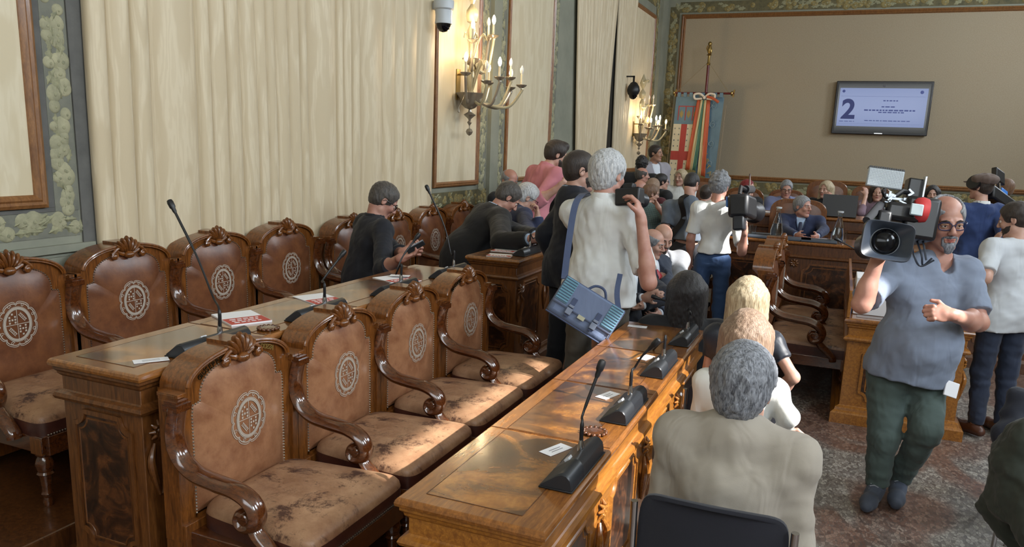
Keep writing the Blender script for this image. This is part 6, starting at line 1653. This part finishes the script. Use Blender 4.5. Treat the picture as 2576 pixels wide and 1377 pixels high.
# --- television cameraman
hp = PW(2377, 560, 4.22)
cam_sh = cloth('grey_blue_tee', '#737d90', '#7f899c', .88, .5)
cast['cam'] = person('television cameraman in a grey-blue T-shirt and green-grey trousers walking towards us', hp, .0, facing(hp, .0), 'stand', hs=1.17, g=1.18, fat=.08, hyaw=facing(hp, .38), hpitch=.12, hroll=.06, top=('tee', cam_sh), hair=('balding', 'salt'), bd=('goatee', 'grey'), gl=GBLU, brow='dark', h=.0085, hem=.03, sleeve=.62, fold=.007, sk='ruddy', nape=.06,
       legs=cloth('green_grey_cargo', '#3d4a47', '#4b5955', .88, .5, 250), shoe=cloth('slate_trainers', '#3a4150', '#4a5262', .8, .1, 200),
       ov={'@sR': PW(2235, 690, 4.2), '@sL': PW(2430, 685, 4.25), '@nk': PW(2352, 652, 4.3), '@ch': PW(2335, 760, 4.3), '@wst': PW(2300, 860, 4.32), '@pel': PW(2278, 935, 4.4), '@hR': PW(2232, 950, 4.4), '@hL': PW(2330, 955, 4.4),
           '@kR': PW(2222, 1100, 4.38), '@kL': PW(2330, 1085, 4.25), '@aR': PZ(2206, 1218, .1), '@aL': PZ(2262, 1205, .1), '@tR': PZ(2184, 1270, .035), '@tL': PZ(2254, 1262, .035)},
       arms={'R': dict(e=PW(2168, 765, 4.0), w=PW(2212, 640, 3.95), d=UPv+.02*RTv+.2*FWv, n=RTv+.2*FWv, curl=.55, fine=True, thumb=FWv, s=1.08), 'L': dict(e=PW(2462, 812, 4.1), w=PW(2392, 792, 3.85), d=-RTv+.12*UPv, n=FWv-.2*UPv, curl=1.15, fine=True, thumb=UPv, s=1.08, th=.3)})
c = cast['cam']
for sd in 'RL':
    a_, t__ = c['W']['a'+sd], c['W']['t'+sd]; dd = t__-a_; dd[2] = 0; dd /= np.linalg.norm(dd); sdv = np.array([dd[1], -dd[0], 0]); lm_ = MB()
    for k in range(5):
        p0 = a_+dd*(.055+.016*k)+np.array([0, 0, .018-.010*k]); lm_.tube([V3(p0-sdv*.022)-c['org'], V3(p0+np.array([0, 0, .008]))-c['org'], V3(p0+dd*.008+sdv*.022)-c['org']], .0035, 6)
    lm_.build('shoelaces', plain('lace_grey', '#8f949c', .8), c['P'])
tq = MB()
K = plain('tcam_black', '#121318', .38); tp_ = PW(2262, 590, 3.95)
t = thing('television_camera', 'large shoulder television camera with lamp panel carried by the bald-fronted cameraman', 'television camera', tp_)
ux = Vector(RTv*.985-UPv*.17+FWv*0).normalized(); 
nx = Vector(-FWv+RTv*-.18).normalized(); ux = (ux-nx*ux.dot(nx)).normalized(); uz = ux.cross(-nx).normalized()
if uz.dot(Vector(UPv)) < 0: uz = -uz
def TP(px, py, w): return PW(px, py, w)-tp_
def tob(name, px, py, w, a, b_, d, mat, bev=.008):
    return MB().obox(TP(px, py, w), ux*a, uz*b_, nx*d).build(name, mat, t, bevel=bev)
hd = MB(); c0 = TP(2234, 606, 3.78); rs = []
for f_, wv, hv in ((0, .118, .092), (.012, .122, .096), (.10, .095, .075), (.16, .075, .065)):
    rs.append([c0-nx*f_+ux*(wv*math.copysign(abs(math.cos(a))**.35, math.cos(a)))+uz*(hv*math.copysign(abs(math.sin(a))**.35, math.sin(a))) for a in [2*PI*(k+.5)/32 for k in range(32)]])
inn = [c0-nx*f_+ux*(r_*math.cos(a))+uz*(r_*math.sin(a)) for f_, r_ in () for a in ()]
hd.rings(rs, cap0=False); 
r0 = rs[0]; r1 = [c0-nx*.004+(p-c0)*.93 for p in rs[0]]; r2 = [c0-nx*.05+ux*(.07*math.cos(a))+uz*(.066*math.sin(a)) for a in [2*PI*(k+.5)/32 for k in range(32)]]
hd.rings([r0, r1, r2], cap0=False, cap1=True); hd.build('lens_hood', plain('hood_slate', '#2a313c', .35), t)
MB().lathe([(0, 0), (.055, 0), (.057, .004), (.062, .004)], (0, 0, 0), 28).v
le = MB(); le.rings([[c0-nx*f_+ux*(r_*math.cos(2*PI*k/28))+uz*(r_*math.sin(2*PI*k/28)) for k in range(28)] for r_, f_ in ((.064, .046), (.056, .04), (.048, .046), (.044, .044), (.02, .036), (.002, .034))], cap0=False)
le.build('front_element', plain('lens_glass_dark', '#05060a', .12, spec=.25), t)
MB().tube([c0-nx*.12, c0-nx*.2, c0-nx*.21, c0-nx*.36], [.07, .07, .078, .07], 24).build('lens_barrel', K, t)
tob('camera_body', 2285, 560, 4.18, .085, .11, .22, K, .02)
tob('servo_grip', 2212, 560, 4.02, .035, .055, .09, K, .015)
tob('viewfinder_barrel', 2268, 535, 4.0, .085, .045, .045, K, .02)
vf = MB(); v0 = TP(2312, 528, 3.97)
vf.rings([[v0+ux*(-.03+q)+uz*(r_*math.sin(2*PI*k/24))+nx*(r_*math.cos(2*PI*k/24)) for k in range(24)] for r_, q in ((.045, 0), (.06, .015), (.066, .04), (.06, .066), (.03, .07))])
vf.build('red_eyecup', plain('eyecup_red', '#c73a3c', .6), t)
MB().obox(TP(2306, 528, 3.9), ux*.031, uz*.03, nx*.006).build('viewfinder_window', plain('window_grey', '#8b979d', .15), t, bevel=.012)
lp = TP(2226, 450, 4.0); lu = (ux*math.cos(.0)+uz*.08).normalized(); 
MB().obox(lp, ux*.088, uz*.048, nx*.012).build('lamp_panel', plain('lamp_grey', '#9aa2a9', .4), t, bevel=.006)
ld = MB()
for i in range(22):
    for j in range(11): ld.obox(lp+ux*(-.08+i*.0076)+uz*(-.04+j*.008)+nx*.0122, ux*.0022, uz*.0022, nx*.001)
ld.build('led_grid', plain('led_pale', '#c3cbd0', .3), t, smooth=False)
fn = MB()
for i in range(16): fn.obox(lp+ux*(-.08+i*.0107)+uz*.052-nx*.004, ux*.0036, uz*.006, nx*.012)
fn.obox(lp+uz*.048-nx*.008, ux*.088, uz*.005, nx*.014); fn.build('lamp_cooling_fins', K, t, smooth=False)
MB().tube([lp-uz*.05-nx*.01, lp-uz*.08+ux*.02-nx*.03, TP(2262, 520, 4.1)], .011, 8).build('lamp_arm', CHROME, t)
MB().tube([TP(2205, 560, 4.1)+uz*.05, TP(2215, 520, 4.05), TP(2270, 482, 4.1), TP(2320, 490, 4.2)], [.014]*4, 8).build('top_handle', K, t)
tob('receiver_box', 2300, 480, 4.15, .045, .06, .04, K, .008)
MB().obox(TP(2322, 478, 4.1), ux*.006, uz*.07, nx*.02).build('silver_side_plate', plain('silver_plate', '#a9afb6', .3, metal=.6), t, bevel=.003)
bits = MB(); rr = random.Random(12)
for k in range(26):
    p = TP(rr.uniform(2228, 2318), rr.uniform(478, 528), rr.uniform(3.98, 4.05)); a = rr.uniform(0, 3)
    bits.obox(p, (ux*math.cos(a)+uz*math.sin(a))*rr.uniform(.006, .02), (uz*math.cos(a)-ux*math.sin(a))*rr.uniform(.003, .007), nx*.005)
bits.obox(TP(2273, 503, 4.03), ux*.1, uz*.006, nx*.004); bits.build('switches_and_clamps', plain('bits_silver', '#b7bfc9', .3, metal=.4), t, smooth=False)
bits = MB()
for k in range(16):
    p = TP(rr.uniform(2285, 2325), rr.uniform(560, 600), rr.uniform(4.0, 4.06)); a = rr.uniform(0, 3)
    bits.obox(p, (ux*math.cos(a)+uz*math.sin(a))*rr.uniform(.006, .022), (uz*math.cos(a)-ux*math.sin(a))*rr.uniform(.003, .007), nx*.005)
bits.build('connector_block', plain('bits_silver', '#b7bfc9', .3, metal=.4), t, smooth=False)
MB().tube([TP(2200, 558, 4.0), TP(2192, 575, 3.98), TP(2195, 545, 4.0)], [.03, .026, .022], 12).build('pale_grip_pad', plain('pad_pale', '#9aa59d', .5), t)
MB().obox(TP(2218, 565, 3.93), ux*.008, uz*.014, nx*.006).build('red_trigger', plain('trigger_red', '#c4392d', .5), t, bevel=.003)
cb = MB()
for pts in (((2300, 590, 4.1), (2318, 640, 4.0), (2322, 668, 4.02), (2345, 650, 4.0)), ((2290, 600, 4.1), (2300, 645, 4.0), (2316, 670, 4.0), (2350, 655, 3.98)), ((2310, 585, 4.1), (2322, 610, 4.02), (2330, 655, 4.0))):
    cb.tube(smoothpath([TP(*p) for p in pts], 6), .005, 6)
cb.build('cables', plain('cable_slate', '#2b3340', .4), t)
MB().tube([TP(2240, 520, 4.0)-ux*.05, TP(2180, 555, 3.9)], [.022, .02], 12).build('boom_microphone', plain('foam_grey', '#23252a', .95), t)
# lanyard cord, lapel clip and hip pouch of the cameraman
q = c['W']
t = thing('white_card_pouch', 'square white card hanging at the left hip of the cameraman', 'card', PW(2393, 980, 4.2))
MB().obox((0, 0, 0), Vector(RTv)*.035-Vector(UPv)*.012, Vector(UPv)*.04+Vector(RTv)*.01, Vector(FWv)*.006).build('card_sheet', PAPER, t, bevel=.003)
# --- bottom right corner: chair with a draped dark green jacket
audience_chair((1.13, 3.86, 0), -.05, 'chrome-legged black chair in the bottom right corner under the dark green jacket', .5, .80)
audience_chair((1.24, 4.66, 0), .05, 'black stacking chair at the right edge under the dark navy garment', .5, .74)
gj = cloth('dark_green_jacket', '#20261f', '#2c332b', .85, .6)
F = Fld(); a0, a1, a2, a3 = V3(PW(2484, 1275, 3.35)), V3(PW(2550, 1160, 3.25)), V3(PW(2600, 1120, 3.2)), V3(PW(2600, 1250, 3.15))
F.cone(a0, a1, .028, .075, .06); F.cone(a1, a2, .075, .08, .06); F.cone(a2, a3, .08, .11, .06); F.cone(V3(PW(2530, 1270, 3.25)), a2, .06, .1, .08); F.cone(a3, V3(PW(2610, 1330, 3.1)), .11, .09, .05); F.cone(a2, V3((1.34, 3.62, .80)), .07, .05, .06); F.cone(a2, V3((1.2, 3.6, .5)), .07, .05, .06); F.cone(a0, V3((.86, 3.62, .36)), .04, .05, .06); F.wrinkle(.011, 24, 4, (1, 1, .6)); F.wrinkle(.004, 60, 2)
t = thing('draped_jacket', 'dark green jacket draped over the chair in the bottom right corner', 'jacket', tuple(a3)); fbuild(F, 'jacket_cloth', gj, t, .01, None, a3)
nj = V3(PW(2590, 1060, 3.9)); F = Fld(); F.cone(V3(PW(2560, 1000, 3.9)), V3(PW(2545, 1105, 3.8)), .05, .07, .05); F.cone(V3(PW(2545, 1105, 3.8)), V3(PW(2600, 1120, 3.8)), .07, .09, .05); F.cone(V3((.98, 4.4, .76)), V3((1.4, 4.42, .76)), .05, .04, .05); F.cone(V3((.98, 4.36, .4)), V3((1.0, 4.4, .76)), .06, .05, .06); F.wrinkle(.008, 24, 2)
t = thing('draped_garment', 'dark navy garment hanging at the right picture edge above the green jacket', 'jacket', tuple(nj)); fbuild(F, 'garment_cloth', JNB, t, .011, None, nj)
